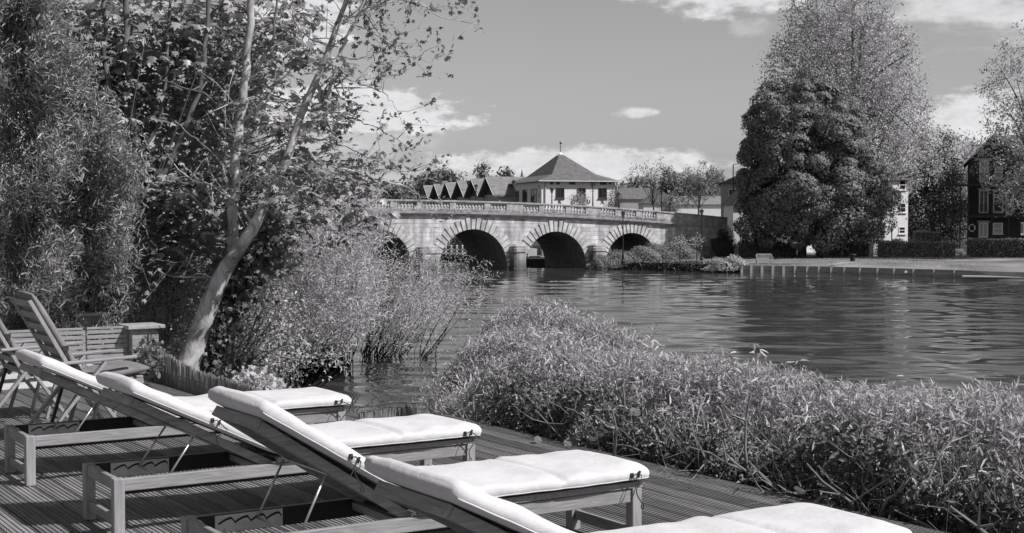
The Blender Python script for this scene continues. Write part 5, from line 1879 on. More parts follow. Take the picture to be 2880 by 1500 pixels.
def maple_leaves(name, mtl, t, o, centres, per, size, spread, droop=0.5):
    n = len(centres) * per
    c = np.repeat(centres, per, 0)
    ph = rng.random(n) * 6.28
    out = np.stack([np.cos(ph), np.sin(ph), np.zeros(n)], 1)
    pos = c + out * (spread * rng.random((n, 1))) + rng.normal(0, spread * 0.35, (n, 3)) * [1, 1, 0.7]
    ax = nn(out + np.array([0, 0, -1.0]) * (droop + rng.normal(0, 0.35, (n, 1))) + rng.normal(0, .25, (n, 3)))
    nr = nn(UPV * 1.0 + out * 0.35 + SUNV * 0.3 + rng.normal(0, 0.35, (n, 3)))
    L = size * (0.6 + 0.7 * rng.random(n))
    return leafmesh(name, mtl, t, pos - o, ax, nr, L, L * 0.95, 'maple')


def tint_centres(spec):
    """spec: (polygon in the 2576 wide view, number, near distance, far distance)"""
    out = []
    for poly, n, d0, d1 in spec:
        q = poly_pts(n, poly) * 1.118
        out.append(Pn(q[:, 0], q[:, 1], rng.uniform(d0, d1, n)))
    return np.concatenate(out)


def build_sycamore(label, base_px, limbs, polys, per, size, seed, bark='bark_mid', dist=19.0, tw=60):
    rr = random.Random(seed)
    bp = P(base_px[0] * 1.118, base_px[1] * 1.118, dist)
    t = plant('sycamore_tree', label, 'tree', bp, 'sycamores on the near bank')
    o = np.array(bp)
    b = MB(); b2 = MB(); allp = []
    for li, (pts, r0, r1) in enumerate(limbs):
        allp += limb(b if li == 0 or bark != 'bark_pale' else b2, px_path(pts, dist - 0.9), r0, r1, 8, 4, 0.012, rr)
    cen = tint_centres(polys)
    ap = np.array([tuple(p) for p in allp])
    # twigs from the limbs out to the leaf clusters
    for i in rng.choice(len(cen), min(len(cen), tw), replace=False):
        c = cen[i]; j = np.argmin(((ap - c) * [1, 0.6, 1.3] + [0, 0, 0.5]).__pow__(2).sum(1))
        a = Vector(ap[j]); c = Vector(c)
        if (a - c).length > 3.0: continue
        m_ = a.lerp(c, .5) + Vector((rr.gauss(0, .08), rr.gauss(0, .08), rr.gauss(-.05, .1)))
        (b2 if bark == 'bark_pale' else b).tube(bez(a, m_, c, 6), [0.013, 0.011, 0.009, 0.007, 0.005, 0.003], 5)
    b.v = [tuple(np.array(p) - o) for p in b.v]
    b.build('trunk', M[bark], t, smooth=True)
    if b2.v:
        b2.v = [tuple(np.array(p) - o) for p in b2.v]; b2.build('limbs', M['bark_mid'], t, smooth=True)
    maple_leaves('crown', M['l_maple'], t, o, cen, per, size, 0.26)
    return t


build_sycamore('sycamore with dark slanting stems directly right of the bamboo', (302, 822),
               [([(302, 822), (318, 720), (345, 600), (352, 500), (345, 400), (330, 250), (318, 60), (310, -60)], 0.085, 0.035),
                ([(345, 600), (380, 500), (440, 380), (500, 230), (520, 80), (530, -40)], 0.05, 0.022),
                ([(352, 500), (300, 360), (270, 200), (262, 60), (255, -50)], 0.045, 0.02),
                ([(345, 400), (400, 300), (420, 160), (430, -40)], 0.035, 0.016),
                ([(270, 830), (285, 760), (262, 700)], 0.03, 0.012)],
               [([(130, -20), (560, -20), (560, 120), (520, 260), (430, 330), (330, 360), (230, 250), (150, 110)], 230, 17.6, 20.0),
                ([(300, 360), (420, 380), (520, 420), (560, 560), (500, 640), (390, 640), (310, 560)], 120, 18.0, 20.0),
                ([(390, 430), (460, 430), (470, 520), (380, 520)], 14, 17.2, 17.8)], 13, 0.125, 21, dist=18.6, tw=120)
build_sycamore('sycamore with pale upright stem left of the leaning trunk', (590, 700),
               [([(585, 760), (588, 560), (590, 470), (594, 360), (612, 230), (624, 120), (632, 0), (640, -80)], 0.075, 0.04),
                ([(594, 360), (560, 280), (520, 240), (470, 225), (400, 200)], 0.022, 0.008),
                ([(612, 230), (655, 160), (690, 90), (700, -30)], 0.025, 0.012),
                ([(594, 330), (660, 250), (720, 190), (770, 130)], 0.02, 0.008),
                ([(590, 470), (540, 390), (480, 340), (430, 300)], 0.02, 0.008)],
               [([(470, 0), (690, -20), (770, 30), (740, 130), (690, 210), (640, 330), (540, 400), (480, 330), (520, 160)], 110, 18.0, 20.5),
                ([(560, 420), (720, 360), (800, 400), (830, 520), (760, 600), (640, 560), (560, 560)], 78, 17.6, 19.6),
                ([(640, 20), (780, 0), (790, 60), (730, 110), (650, 120)], 16, 18.0, 19.5),
                ([(690, 250), (800, 250), (840, 320), (760, 350), (690, 330)], 20, 18.0, 19.0),
                ([(560, 560), (690, 600), (700, 690), (600, 720), (560, 660)], 40, 18.5, 20.0)], 11, 0.12, 22, 'bark_pale', dist=18.4, tw=130)
build_sycamore('sycamore deep in the shade behind the bright upright stem', (455, 720),
               [([(440, 800), (450, 640), (470, 470), (500, 330), (540, 190), (560, 60), (570, -40)], 0.06, 0.025),
                ([(470, 470), (560, 420), (620, 300), (700, 200)], 0.03, 0.012),
                ([(450, 640), (540, 560), (640, 520)], 0.03, 0.012)],
               [([(420, 100), (640, 60), (660, 330), (620, 500), (520, 560), (420, 460)], 250, 20.5, 23.5),
                ([(330, 560), (560, 560), (640, 650), (520, 730), (330, 720)], 190, 20.0, 23.5)], 11, 0.14, 23, dist=21.0, tw=70)


# ---------------------------------------------------------------- leaning tree
def build_leaning():
    rr = random.Random(40)
    D = 16.6
    bp = P(470 * 1.118, 915 * 1.118, D)
    t = plant('leaning_tree', 'leaning tree with pale patchy bark and sparse opening leaves over the river', 'tree', bp)
    o = np.array(bp)
    b = MB()
    main = [(425, 1010), (455, 950), (478, 905), (515, 800), (553, 705), (592, 640), (640, 570), (682, 480), (722, 400), (757, 290), (790, 215), (822, 140), (846, 70), (872, 0), (890, -60)]
    p = smooth_path(px_path(main, D), 4); m = len(p) - 1
    rad = np.interp(np.linspace(0, 1, m + 1), [0, .08, .16, .33, .5, 0.75, 1], [0.20, 0.17, 0.130, 0.092, 0.056, 0.040, 0.022])
    b.tube(p, list(rad), 12)
    tips = []
    brs = [
        ([(795, 205), (812, 270), (818, 290), (835, 210), (858, 140), (880, 90), (905, 40), (930, -30)], 0.032, 0.014),
        ([(846, 70), (880, 50), (930, 28), (985, 10), (1040, -10)], 0.016, 0.006),
        ([(860, 40), (920, 75), (990, 120), (1050, 150), (1110, 115)], 0.012, 0.003),
        ([(905, 40), (960, 10), (1040, -5), (1120, 40), (1195, 30)], 0.012, 0.003),
        ([(757, 290), (800, 270), (850, 290), (900, 300), (960, 330), (1040, 375)], 0.016, 0.004),
        ([(735, 350), (800, 350), (880, 375), (960, 410), (1030, 430), (1090, 395)], 0.016, 0.003),
        ([(722, 400), (800, 400), (880, 430), (960, 455), (1020, 470), (1060, 500)], 0.014, 0.004),
        ([(822, 140), (860, 190), (920, 215), (970, 240), (1000, 280)], 0.010, 0.003),
        ([(822, 150), (790, 110), (750, 70), (720, 20), (700, -30)], 0.014, 0.006),
        ([(858, 140), (900, 150), (950, 130), (1000, 90), (1020, 60)], 0.009, 0.003),
        ([(682, 480), (740, 500), (800, 560), (850, 580), (900, 560)], 0.014, 0.004),
        ([(640, 570), (600, 520), (540, 470), (470, 450)], 0.02, 0.006),
        ([(700, 440), (660, 400), (600, 380), (540, 390)], 0.014, 0.004),
        ([(872, 0), (930, -10), (1000, -30)], 0.010, 0.004),
        ([(757, 290), (700, 260), (640, 255), (590, 275)], 0.012, 0.004),
        ([(553, 705), (500, 690), (440, 700), (380, 690)], 0.012, 0.004),
    ]
    for pts, r0, r1 in brs:
        dd = D + rr.uniform(-0.9, 0.7)
        w = [Vector(q) for q in px_path(pts, D)]
        w = [q + Vector((0, (dd - D) * i / len(w), 0)) for i, q in enumerate(w)]
        q = limb(b, w, r0, r1, 6, 5, 0.012, rr)
        for _ in range(11):
            j = rr.randrange(3, len(q)); a = q[j]
            d_ = Vector((rr.gauss(0.5, .6), rr.gauss(0, .5), rr.gauss(0.1, .7))).normalized()
            L_ = rr.uniform(0.12, 0.55)
            e = a + d_ * L_ + Vector((0, 0, rr.uniform(-.05, .12)))
            mid = a.lerp(e, .5) + Vector((rr.gauss(0, .05), rr.gauss(0, .05), rr.gauss(0, .05)))
            b.tube([a, mid, e], [r1 * 1.3, r1, r1 * .6], 4)
            tips += [e, mid.lerp(e, .5)]
            if rr.random() < .6:
                e2 = mid + Vector((rr.gauss(.1, .18), rr.gauss(0, .15), rr.gauss(.03, .16)))
                b.tube([mid, e2], [r1 * .8, r1 * .5], 4); tips.append(e2)
        tips.append(q[-1])
    b.v = [tuple(np.array(p_) - o) for p_ in b.v]
    b.build('trunk', M['bark_pale'], t, smooth=True)
    c = np.array([tuple(q) for q in tips])
    c = np.repeat(c, 4, 0); n = len(c)
    ax = nn(sph(n) + np.array([0.2, 0, 0.1])); pos = c + rng.normal(0, 0.035, (n, 3))
    L = 0.03 + 0.05 * rng.random(n)
    leafmesh('young_leaves', M['l_bud'], t, pos - o, ax, nn(UPV + sph(n) * .8), L, L * .8, 'maple')
    # full leaf clusters hanging near the middle
    cen = tint_centres([([(720, 380), (830, 360), (930, 440), (900, 500), (830, 520), (740, 470)], 34, 16.0, 17.5),
                        ([(600, 560), (700, 590), (760, 640), (700, 720), (650, 690)], 34, 17.2, 18.4),
                        ([(870, 440), (930, 440), (935, 490), (880, 500)], 6, 16.0, 16.8),
                        ([(730, 90), (790, 100), (800, 160), (740, 170)], 9, 16.2, 17.0), ([(600, 480), (690, 420), (760, 330), (790, 420), (720, 520), (640, 600)], 9, 15.6, 16.4), ([(760, 160), (860, 120), (900, 260), (830, 330), (760, 280)], 16, 15.8, 17.2),
                        ([(900, 380), (980, 400), (1000, 420), (940, 430)], 5, 16.2, 16.8),
                        ([(880, 540), (930, 520), (950, 560), (900, 590)], 8, 16.0, 16.6)])
    maple_leaves('crown', M['l_maple'], t, o, cen, 10, 0.098, 0.2)
    # ivy up the right side of the trunk
    n = 1500
    k = rng.integers(6, int(m * .45), n); pp = np.array([tuple(q) for q in p])[k]
    pos = pp + np.stack([rng.gamma(1.6, .07, n) + 0.10, rng.normal(.16, .10, n), rng.normal(-.02, .16, n)], 1)
    leafmesh('ivy', M['l_ivy'], t, pos - o, nn(sph(n) + [0.2, -.2, -.8]), nn(sph(n) * .6 + [0.4, -.6, .5]), 0.05 + .05 * rng.random(n), 0.065, 'maple')


build_leaning()


# ---------------------------------------------------------------- shrubs on the near bank
def leafy_mass(name, label, cat, base, polys, per, leaf, mtl, kind='dia', wr=0.45, stem=None, group=None, cl=0.22, nstem=40, up=0.6):
    t = plant(name, label, cat, base, group)
    o = np.array(base)
    cen = tint_centres(polys)
    n = len(cen) * per
    c = np.repeat(cen, per, 0) + rng.normal(0, cl, (n, 3)) * [1, 1, .75]
    ax = nn(sph(n) + np.array([0, 0, -.15])); nr = nn(UPV * up + SUNV * .3 + sph(n) * .7)
    L = leaf * (.6 + .8 * rng.random(n))
    leafmesh('foliage', M[mtl], t, c - o, ax, nr, L, L * wr, kind)
    b = MB(); rr = random.Random(int(abs(base[0]) * 100))
    b0 = Vector(base)
    for i in rng.choice(len(cen), min(nstem, len(cen)), replace=False):
        e = Vector(cen[i]); s_ = b0 + Vector(((e.x - b0.x) * .35, (e.y - b0.y) * .35, 0))
        b.tube(bez(s_, Vector((s_.x * .5 + e.x * .5, e.y, (s_.z + e.z) / 2 + .2)), e, 6), [0.02, .017, .014, .011, .008, .004], 5)
    b.v = [tuple(np.array(p_) - o) for p_ in b.v]
    b.build('stems', M[stem or 'twigdark'], t)
    return t


leafy_mass('undergrowth_shrub', 'dark mixed shrub under the sycamores behind the brick pillar', 'shrub', P(420, 1000, 21),
           [([(300, 660), (480, 640), (500, 760), (460, 900), (380, 900), (330, 800)], 260, 19.0, 22.5)], 34, 0.07, 'l_under', 'dia', .5, 'twig', 'shrubs under the sycamores', 0.2, 60)
leafy_mass('undergrowth_shrub', 'dense small leaved shrub just right of the leaning trunk base', 'shrub', P(640, 1040, 18.5),
           [([(520, 860), (600, 700), (700, 740), (760, 860), (780, 930), (640, 960), (540, 950)], 170, 17.6, 20.5)], 36, 0.055, 'l_under', 'dia', .5, 'twig', 'shrubs under the sycamores', 0.16, 60)
leafy_mass('garden_bush', 'small pale leaved bush between the reed screen and the first lounger', 'bush', P(700, 1110, 13.6),
           [([(590, 960), (640, 935), (690, 960), (700, 1000), (600, 1010)], 46, 13.2, 14.0)], 26, 0.055, 'l_willow', 'maple', .8, 'twig', None, .05, 14)
leafy_mass('pot_plant', 'leafy weed growing at the foot of the brick pillar', 'plant', UV(4.2, 13.75, 0.0),
           [([(330, 905), (360, 880), (395, 905), (400, 935), (340, 945)], 16, 13.3, 13.8)], 8, 0.06, 'l_ivy', 'round', .75, 'twig', None, .05, 8)
leafy_mass('pot_plant', 'climbing leaves over the start of the long reed screen', 'plant', UV(4.45, 14.0, 0.0),
           [([(355, 865), (385, 850), (420, 890), (440, 920), (410, 925)], 16, 14.2, 14.7)], 9, 0.055, 'l_ivy', 'maple', .8, 'twig', None, .05, 8)


def build_willow(label, polys, roots, d0, n_leaf, lean, seed):
    rr = random.Random(seed)
    base = G(roots[0][0] * 1.118, roots[0][1] * 1.118, WATER)
    t = plant('willow_shrub', label, 'shrub', base, 'pale willow shrubs standing in the river')
    o = np.array(base)
    cen = tint_centres(polys)
    b = MB()
    rootp = [G(x * 1.118, y * 1.118, WATER - 0.2) for x, y in roots]
    for i in range(len(cen)):
        if i % 2: continue
        e = Vector(cen[i]); s_ = min(rootp, key=lambda q: abs(q.x + lean * (e.z - q.z) - e.x) + 0.4 * abs(q.y - e.y) + rr.random())
        mid = Vector(((s_.x + e.x) / 2 - lean * .3 + rr.gauss(0, .35), (s_.y + e.y) / 2 + rr.gauss(0, .3), s_.z + (e.z - s_.z) * rr.uniform(.35, .7)))
        r_ = rr.choice([.010, .012, .016, .022, .03])
        b.tube(bez(s_ + Vector((rr.gauss(0, .25), rr.gauss(0, .3), 0)), mid, e, 7), [r_ * (1 - .12 * k) for k in range(7)], 4)
    b.v = [tuple(np.array(p_) - o) for p_ in b.v]
    b.build('stems', M['twigdark'], t)
    # upright leafy sprays
    per = 5
    c = np.repeat(cen, per, 0); n = len(c)
    c = c + rng.normal(0, .32, (n, 3))
    d = nn(np.stack([rng.normal(lean * .6, .5, n), rng.normal(0, .45, n), rng.normal(.75, .35, n)], 1))
    pos, ax, nr, L, W = shoots(c, d, .45 + .4 * rng.random(n), n_leaf, .55, .1, (.10, .19), .17, .05)
    leafmesh('foliage', M['l_willow'], t, pos - o, ax, nr, L, W, 'dia')


build_willow('pale willow shrub against the left arch of the bridge, largest of the willows', [([(640, 640), (740, 610), (830, 570), (880, 590), (905, 640), (925, 740), (900, 860), (780, 890), (690, 880), (640, 800)], 520, 32, 42)],
             [(740, 930), (800, 935), (860, 925), (700, 935)], 38, 12, .35, 31)
build_willow('slender willow shrub leaning right out of open water', [([(930, 700), (1010, 665), (1090, 690), (1180, 700), (1190, 760), (1130, 830), (1040, 860), (960, 870), (920, 800)], 150, 42, 50)],
             [(925, 905), (1005, 903), (1060, 905), (960, 908)], 47, 11, .7, 32)
build_willow('feathery willow shrub rising beside the ivy clad trunk', [([(700, 560), (800, 545), (880, 520), (930, 560), (920, 640), (820, 660), (720, 650)], 170, 36, 44)],
             [(760, 925), (830, 925)], 40, 12, .3, 33)


# ---------------------------------------------------------------- trees beyond the river
def ell_targets(n, ells, shell=0.55):
    w = np.array([e[3] * e[4] * e[5] for e in ells]); w = w / w.sum()
    k = rng.choice(len(ells), n, p=w)
    E = np.array(ells)[k]
    r = rng.random((n, 1)) ** (1 / 3 * (1 - shell) + 0.02)
    return E[:, :3] + sph(n) * r * E[:, 3:]


def far_tree(name, label, base, ells, trunk_h, trunk_r, nl, leaf, mtl, bark='bark_mid', limbs=9, twigs=260, cl=0.5, group=None, kind='dia', dome=0, shell=.5, wr=.6, lean=0.0, up=.6):
    t = plant(name, label, 'tree', base, group)
    o = Vector(base); rr = random.Random(len(label) * 7 + int(abs(o.x)))
    tg = ell_targets(twigs, ells, shell)
    ctr = np.array(ells)[:, :3].mean(0)
    b = MB()
    trunk = [Vector((0, 0, -.3)), Vector((lean * .3, 0, trunk_h * .5)), Vector((lean, 0, trunk_h)), Vector((lean + ctr[0] * .5, ctr[1] * .5, trunk_h + (ctr[2] - trunk_h) * .9))]
    tp = limb(b, trunk, trunk_r, trunk_r * .35, 8, 5)
    nodes = [(p.x, p.y, p.z) for p in tp[6:]]
    idx = rng.choice(twigs, min(limbs, twigs), replace=False)
    for i in idx:
        e = Vector(tg[i]); s_ = tp[min(len(tp) - 1, rr.randrange(6, len(tp)))]
        c = Vector((s_.x + (e.x - s_.x) * .45, s_.y + (e.y - s_.y) * .45, s_.z + (e.z - s_.z) * .75))
        if e.z < s_.z: c.z = s_.z + abs(e.z - s_.z) * .2
        q = bez(s_, c, e, 9); b.tube(q, [trunk_r * .42 * (1 - .1 * k) for k in range(9)], 5)
        nodes += [tuple(v) for v in q[2:]]
    # each further twig grows from the nearest wood laid down so far
    nd = np.zeros((len(nodes) + twigs * 2, 3)); nd[:len(nodes)] = nodes; m0 = len(nodes)
    d0 = np.min(np.linalg.norm(tg[:, None] - nd[None, :m0], axis=2), axis=1)
    for i in np.argsort(d0):
        e = tg[i]; dv = nd[:m0] - e
        j = np.argmin((dv ** 2).sum(1) + 0.9 * np.maximum(dv[:, 2], 0) ** 2); s_ = Vector(nd[j]); ev = Vector(e)
        L_ = (ev - s_).length
        if L_ < .08: continue
        m_ = s_.lerp(ev, .5) + Vector((rr.gauss(0, .09), rr.gauss(0, .09), rr.gauss(.05, .06))) * L_
        tk = trunk_r * min(.12, .05 + .03 * L_)
        b.tube([s_, m_, ev], [tk, tk * .75, tk * .4], 4)
        nd[m0] = m_; nd[m0 + 1] = ev; m0 += 2
    b.build('trunk', M[bark], t, smooth=True)
    per = nl // twigs
    c = np.repeat(tg, per, 0); n = len(c)
    if dome:
        u = sph(n); ow = nn(c - ctr - [0, 0, 1.0])
        u = nn(u + ow * .55 + UPV * .45)
        rad = dome * np.repeat(.6 + .7 * rng.random(twigs), per)[:, None]
        pos = c + u * np.array([1, 1, .8]) * rad * (0.80 + .24 * rng.random((n, 1))) + rng.normal(0, .05, (n, 3))
        nr = nn(u + sph(n) * .26); ax = nn(np.cross(u, sph(n)) + u * .12 + np.array([0, 0, -.3]))
    else:
        pos = c + rng.normal(0, cl, (n, 3)); ax = nn(sph(n)); nr = nn(UPV * up + SUNV * .3 + sph(n) * .7)
    L = leaf * (.6 + .8 * rng.random(n))
    leafmesh('crown', M[mtl], t, pos, ax, nr, L, L * wr, kind)
    return t, tg


# chestnut: dense drooping domes of palmate leaves
cb = P(2256, 718, 147); cb.z = -2.35
px = 147 / F
t, tg = far_tree('chestnut_tree', 'dense dark chestnut tree with pale blossom standing in front of the taller tree', cb,
                 [(0.1, 0, 12.4, 5.6, 5.2, 6.2), (-2.4, 0, 13.0, 3.4, 4, 4.0), (2.5, 0, 13.2, 3.3, 4, 4.0), (-3.0, -.4, 8.5, 3.2, 4.2, 4.2), (1.2, 0, 7.0, 7.2, 6.4, 5.2), (5.2, -.3, 5.4, 3.6, 4.6, 3.8), (-3.6, -.5, 4.6, 2.7, 4.2, 3.6), (1.5, -1.5, 3.6, 5.6, 3.4, 2.4)],
                 4.5, .5, 96000, .25, 'l_chest', 'bark_dark', 12, 300, .4, None, 'fan', 1.5, .88, .8)
k = 420
i = rng.choice(len(tg), k); sel = tg[i]; sel = sel + sph(k) * np.array([1, 1, .5]) * 1.1 + [0.1, -.5, .35]
sel = sel[sel[:, 2] < 9.5]
k = len(sel)
leafmesh('blossom', M['blossom'], t, sel, nn(sph(k) * .25 + UPV), sph(k), .42, .13, 'dia')

pb_ = P(2425, 712, 166); pb_.z = -2.2
far_tree('plane_tree', 'very tall light leaved tree rising behind the chestnut', pb_,
         [(-3.0, 0, 28.0, 6.6, 6, 6.5), (-2.4, 0, 21.5, 9.6, 8, 7.5), (-2.2, 0, 15, 11.0, 8, 7.4), (4.8, 0, 11, 4.8, 5, 4.4)],
         8, .6, 68000, .25, 'l_plane', 'bark_mid', 46, 2100, .55, None, 'dia', 0, .25, .7, -1.0)
rb = P(2930, 716, 138); rb.z = -2.3
far_tree('riverside_tree', 'loose branching tree cut by the right edge in front of the dark apartments', rb,
         [(-1.5, 0, 16.5, 4.6, 4, 6.6), (-2.6, 0, 10.4, 4.6, 4, 4.4), (2, 0, 12, 5, 5, 7), (-1.0, 0, 7.0, 4.2, 3.5, 3.0)],
         5, .35, 17000, .24, 'l_plane', 'bark_dark', 22, 620, .38, None, 'dia', 0, .2, .7, -.4)
db = P(2625, 712, 172); db.z = -2.3
far_tree('conifer_tree', 'dark evergreen filling the gap between the pale house and the brick apartments', db,
         [(0, 0, 5, 3.4, 3, 5.0), (.3, 0, 10, 3.0, 2.6, 4.6), (-2.0, 0, 5, 2.6, 2.4, 4.2), (2.6, 0, 4, 2.4, 2.4, 3.6)],
         4, .35, 16000, .34, 'l_dark', 'bark_dark', 8, 230, .55, None, 'dia', 0, .6, .5)
db = P(2690, 712, 182); db.z = -2.3
far_tree('garden_tree', 'paler leafy tree behind the dark evergreen beside the brick apartments', db,
         [(0, 0, 9, 4.6, 4, 6.0), (1.6, 0, 5, 4, 4, 4)], 4, .3, 9000, .36, 'l_plane', 'bark_mid', 8, 220, .5, None, 'dia', 0, .4, .6)
# sparse roadside trees
for lab, x, y, d, ells, nl in (
        ('sparse tree with ivy clad trunk behind the solid parapet', 1838, 610, 235, [(-2.0, 0, 7.2, 2.6, 2.4, 1.6), (1.6, 0, 6.8, 3.0, 2.4, 2.0), (0, 0, 8.4, 2.6, 2.4, 1.6), (0, 0, 3, 1.0, 1, 1.6)], 1500),
        ('fuller tree with many fine branches left of the street light', 1965, 612, 225, [(-1.6, 0, 4.8, 2.6, 2.4, 3.0), (1.4, 0, 5.6, 2.8, 2.4, 3.0), (0, 0, 7.0, 2.6, 2.0, 1.9)], 4600),
        ('low bushy tree beside the second roadside tree', 1885, 615, 215, [(0, 0, 2.0, 1.6, 1.4, 1.9)], 1500)):
    bp = P(x, y, d)
    far_tree('roadside_tree', lab, bp, ells, 2.4, .17, nl, .22, 'l_far', 'bark_mid', 12, 190, .26, 'trees along the road beyond the bridge', 'dia', 0, .35, .7)
bp = P(1630, 580, 168)
far_tree('pavilion_bush', 'rounded bush growing in front of the middle pavilion window', bp, [(0, 0, .6, .95, .9, .95)], .3, .05, 1600, .16, 'l_under', 'bark_dark', 4, 60, .22)
bp = P(1712, 582, 172)
far_tree('pavilion_bush', 'slender climbing bush at the right end of the pavilion front', bp, [(.6, 0, .9, .9, .6, 1.2), (1.3, 0, 1.8, .5, .5, .9)], .3, .05, 900, .14, 'l_far', 'bark_dark', 4, 50, .2)


# distant tree line: each tree its own crown
def distant(label, px_, ytop, w, d, mtl='l_far', flat=False):
    bp = P(px_, 618, d); bp.z = -2.5
    H = P(px_, ytop, d).z - bp.z; rx = w / F * d / 2
    if flat:
        ells = [(0, 0, H - 1.0, rx, rx * .6, .9), (-rx * .45, 0, H - 1.9, rx * .5, rx * .5, .7), (rx * .5, 0, H - 1.7, rx * .45, rx * .4, .7), (0, 0, H - 3.2, rx * .8, rx * .6, 1.6), (0, 0, H - 6, rx * .8, rx * .6, 2.6)]
    else:
        ells = [(0, 0, H * .62, rx, rx * .8, H * .38), (-rx * .5, 0, H * .45, rx * .75, rx * .7, H * .33), (rx * .55, 0, H * .42, rx * .75, rx * .7, H * .32)]
    far_tree('distant_tree', label, bp, ells, H * .3, .3, 4200, d / 300 * .75, mtl, 'bark_dark', 6, 120, d / 300 * .65, 'distant tree line beyond the bridge', 'dia', 0, .6, .7)


distant('flat topped cedar rising above the smallest gabled house', 1236, 487, 128, 320, 'l_far', True)
distant('round treetop just above the ridge of the largest gabled house', 1360, 470, 48, 300)
distant('small round treetop left of the church spire', 1420, 477, 30, 330)
for x, y, w, d, lab in (
        (925, 505, 120, 330, 'bushy distant tree seen through the lowest twigs of the leaning tree'), (990, 515, 110, 320, 'bushy distant tree left of the first bridge lamp post'),
        (1060, 512, 120, 340, 'wide distant tree behind the first bridge lamp post'), (1130, 518, 110, 330, 'distant tree at the left of the cedar'), (1180, 508, 80, 350, 'narrow distant tree directly behind the cedar'),
        (850, 512, 130, 330, 'distant tree mostly hidden behind the leaning trunk'), (1790, 510, 90, 520, 'distant tree at the right end of the pavilion roof'),
        (1850, 500, 130, 540, 'tall distant tree behind the sparse roadside tree'), (1885, 488, 60, 530, 'highest distant treetop on the hill right of the pavilion'), (1945, 505, 110, 520, 'distant tree between the two roadside trees'),
        (2010, 492, 120, 540, 'distant tree left of the tall street light'), (1750, 525, 90, 500, 'low distant tree touching the pavilion wall')):
    distant(lab, x, y, w, d)


# ---------------------------------------------------------------- hedges and bushes on the far bank
def hedge(name, label, x0, x1, ytop, ybot, d0, d1, mtl, zb=-2.35, depth=1.6, rough=.12, group='clipped hedges on the far bank'):
    """clipped hedge: a dark core wrapped in small leaves"""
    a = P(x0, ybot, d0); c = P(x1, ybot, d1); a.z = c.z = zb
    H = P(x0, ytop, d0).z - zb
    t = plant(name, label, 'hedge', a, group)
    v = c - a; L_ = v.length; ex = v.normalized(); ey = Vector((-ex.y, ex.x, 0))
    if ey.y < 0: ey = -ey
    b = MB(); m_ = Matrix((ex, ey, (0, 0, 1))).transposed().to_4x4()
    b.box(.15, .15, 0, L_ - .15, depth - .15, H - .15, m_); b.build('core', M['bark_dark'], t)
    n = int((L_ * H * 2 + L_ * depth * 2) * 70)
    u = rng.random(n) * L_; face = rng.random(n)
    fz = H / (H + depth)
    y_ = np.where(face < fz, rng.normal(.06, .06, n), rng.random(n) * depth)
    z_ = np.where(face < fz, rng.random(n) * H, H - np.abs(rng.normal(.05, .06, n)))
    bump = rough * (np.sin(u * 1.9) * .6 + np.sin(u * 4.3 + y_ * 3) * .4)
    z_ = z_ + bump * (z_ / H)
    pos = np.stack([u, y_, z_], 1)
    loc = np.array([ex, ey, (0, 0, 1)])
    pos = pos @ loc
    leafmesh('foliage', M[mtl], t, pos, nn(sph(n) + [0, 0, -.1]), nn(sph(n) * .7 + np.where((face < fz)[:, None], np.array([0.1, -1, .3]), UPV)), .15 * (.7 + .6 * rng.random(n)), .10, 'dia')
    return t


hedge('clipped_hedge', 'clipped hedge between the chestnut trunk and the slim gate pillar', 2290, 2442, 684, 720, 148, 146, 'l_hedge')
hedge('clipped_hedge', 'long dark clipped hedge in front of the pale house', 2465, 2690, 680, 722, 145, 143, 'l_hedge', rough=.07)
hedge('clipped_hedge', 'clipped hedge in front of the dark brick apartments at the right edge', 2719, 2930, 672, 722, 144, 141, 'l_hedge', rough=.05)
hedge('clipped_hedge', 'pale topped rounded hedge at the corner of the pale house', 2568, 2645, 652, 690, 153, 152, 'l_plane', -2.2, 2.5, .16)
hedge('clipped_hedge', 'dark low hedge under the chestnut crown', 2080, 2245, 686, 720, 147, 147, 'l_chest')
hedge('clipped_hedge', 'dark hedge block beneath the yew left of the white cottage', 2000, 2062, 674, 716, 149, 149, 'l_dark')


def bush(name, label, px_, ybase, d, rx, ry, rz, mtl, n, leaf=.18, group=None, zb=None):
    bp = P(px_, ybase, d)
    if zb is not None: bp.z = zb
    t = plant(name, label, 'bush', bp, group)
    u = sph(n); u[:, 2] = np.abs(u[:, 2])
    lump = 1 + .14 * np.sin(u[:, 0] * 7 + u[:, 2] * 5 + px_) + .10 * np.sin(u[:, 1] * 9 - u[:, 2] * 8)
    pos = u * np.array([rx, ry, rz]) * (lump * (.86 + .2 * rng.random(n)))[:, None]
    leafmesh('foliage', M[mtl], t, pos, nn(sph(n) + np.array([0, 0, .1])), nn(u + sph(n) * .4), leaf * (.6 + .8 * rng.random(n)), leaf * .6, 'dia')
    b = MB(); rr = random.Random(n)
    for i in range(24): b.tube([(0, 0, -.2), tuple(Vector(pos[rr.randrange(n)]) * .5), tuple(Vector(pos[rr.randrange(n)]) * .9)], [.06, .04, .015], 5)
    b.build('stems', M['bark_dark'], t)
    return t


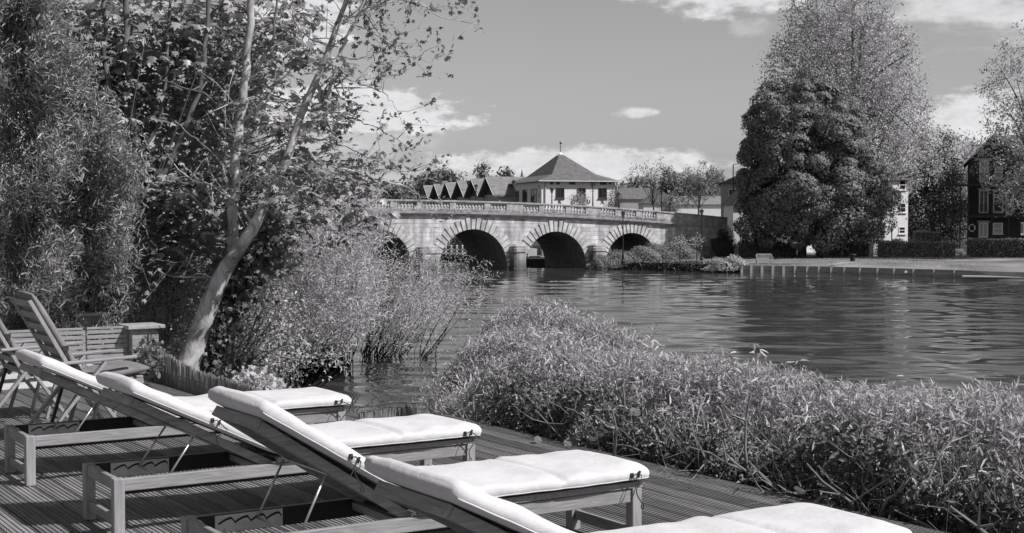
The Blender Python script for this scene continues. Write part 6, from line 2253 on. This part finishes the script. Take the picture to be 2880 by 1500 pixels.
g = 'leafy shrubs between the bridge and the lawn'
bush('bank_shrub', 'leafy shrub at the water edge against the last pier of the bridge', 1730, 754, 141, 2.3, 2.2, 1.25, 'l_bank', 9000, .13, g, -3.2)
bush('bank_shrub', 'rounded leafy shrub in front of the last bridge arch', 1800, 742, 143, 3.0, 2.4, 1.5, 'l_bank', 13000, .13, g, -2.9)
bush('bank_shrub', 'tall leafy shrub left of the second lamp post on the bank', 1880, 730, 145, 3.1, 2.4, 1.8, 'l_bank', 13000, .13, g, -2.7)
bush('bank_shrub', 'leafy shrub reaching to the second lamp post on the bank', 1942, 722, 147, 2.1, 2.0, 2.0, 'l_bank', 8000, .13, g, -2.6)
bush('bank_shrub', 'low leafy shrub above the waterline beneath the first slim lamp post', 1690, 758, 140, 1.2, 1.4, 1.1, 'l_bank', 4500, .13, g, -3.4)
bush('yew_bush', 'large dark domed yew between the lamp post and the white cottage', 2015, 712, 151.5, 1.9, 1.6, 3.7, 'l_dark', 7000, .2, None, -2.5)
bush('quay_bush', 'pale leafy bush at the left end of the timber quay', 2050, 764, 131.5, 2.0, 1.0, 1.25, 'l_willow', 2400, .16, None, -3.2)
bush('flowering_bush', 'pale flowering bush in front of the veranda of the pale house', 2425, 690, 154, 1.9, 1.3, 1.9, 'l_willow', 2600, .18, 'garden bushes in front of the pale house', -2.1)
bush('flowering_bush', 'leafy bush below the lowest windows of the pale house', 2515, 690, 155, 1.8, 1.2, 1.4, 'l_plane', 2200, .18, 'garden bushes in front of the pale house', -2.1)
bush('arch_bush', 'dark leafy bush on the far quay seen through the second arch', 1265, 735, 190, 2.6, 1.6, 3.2, 'l_under', 3000, .25, None, -2.7)
# weeds hanging over the natural part of the far bank
for lab, a, c in (('dark bank weeds trailing into the water below the shrubs', NAT[0], NAT[2]), ('dark bank weeds trailing into the water beside the quay', NAT[2], NAT[3])):
    t = plant('bank_weeds', lab, 'weeds', a); t['kind'] = 'stuff'
    n = 5200
    f = rng.random(n)[:, None]; pos = np.array(c - a)[None] * f + np.stack([rng.normal(0, .2, n), rng.random(n) * 2.2 - .35, rng.random(n) ** 1.5 * 1.0 - .02], 1)
    leafmesh('foliage', M['l_ivy'], t, pos, nn(sph(n) + [0, -.4, -.2]), nn(sph(n) + [0, -.3, .6]), .2, .1, 'dia')
# small saplings staked on the bank
for px_, lab in ((1912, 'thin young sapling on the bank in front of the leafy shrubs'), (1960, 'thin young sapling next to the second slim lamp post')):
    bp = G(px_, 741, -2.66)
    far_tree('sapling', lab, bp, [(0, 0, 2.1, .6, .6, .5)], 1.5, .07, 260, .16, 'l_under', 'bark_dark', 4, 24, .2, 'saplings on the bank')
# lawn tufts
n = 12000
k = rng.random(n); q0 = np.array([tuple(p) for p in line]); seg = rng.integers(0, len(line) - 2, n)
a = q0[seg] * (1 - k[:, None]) + q0[seg + 1] * k[:, None]
of = .4 + 27 * rng.random(n)
pos = a + np.stack([of * .05, of, 0 * of], 1); pos[:, 2] = -2.655 + .40 * np.minimum(1, of / 30) ** .8 + .0
gr = leafmesh('lawn_grass', M['l_plane'], None, pos, nn(UPV + sph(n) * .5), sph(n), 0.05 + .05 * rng.random(n), .04, 'dia')
gr['kind'] = 'stuff'; gr['label'] = 'short rough grass of the riverside lawn behind the quay'; gr['category'] = 'grass'
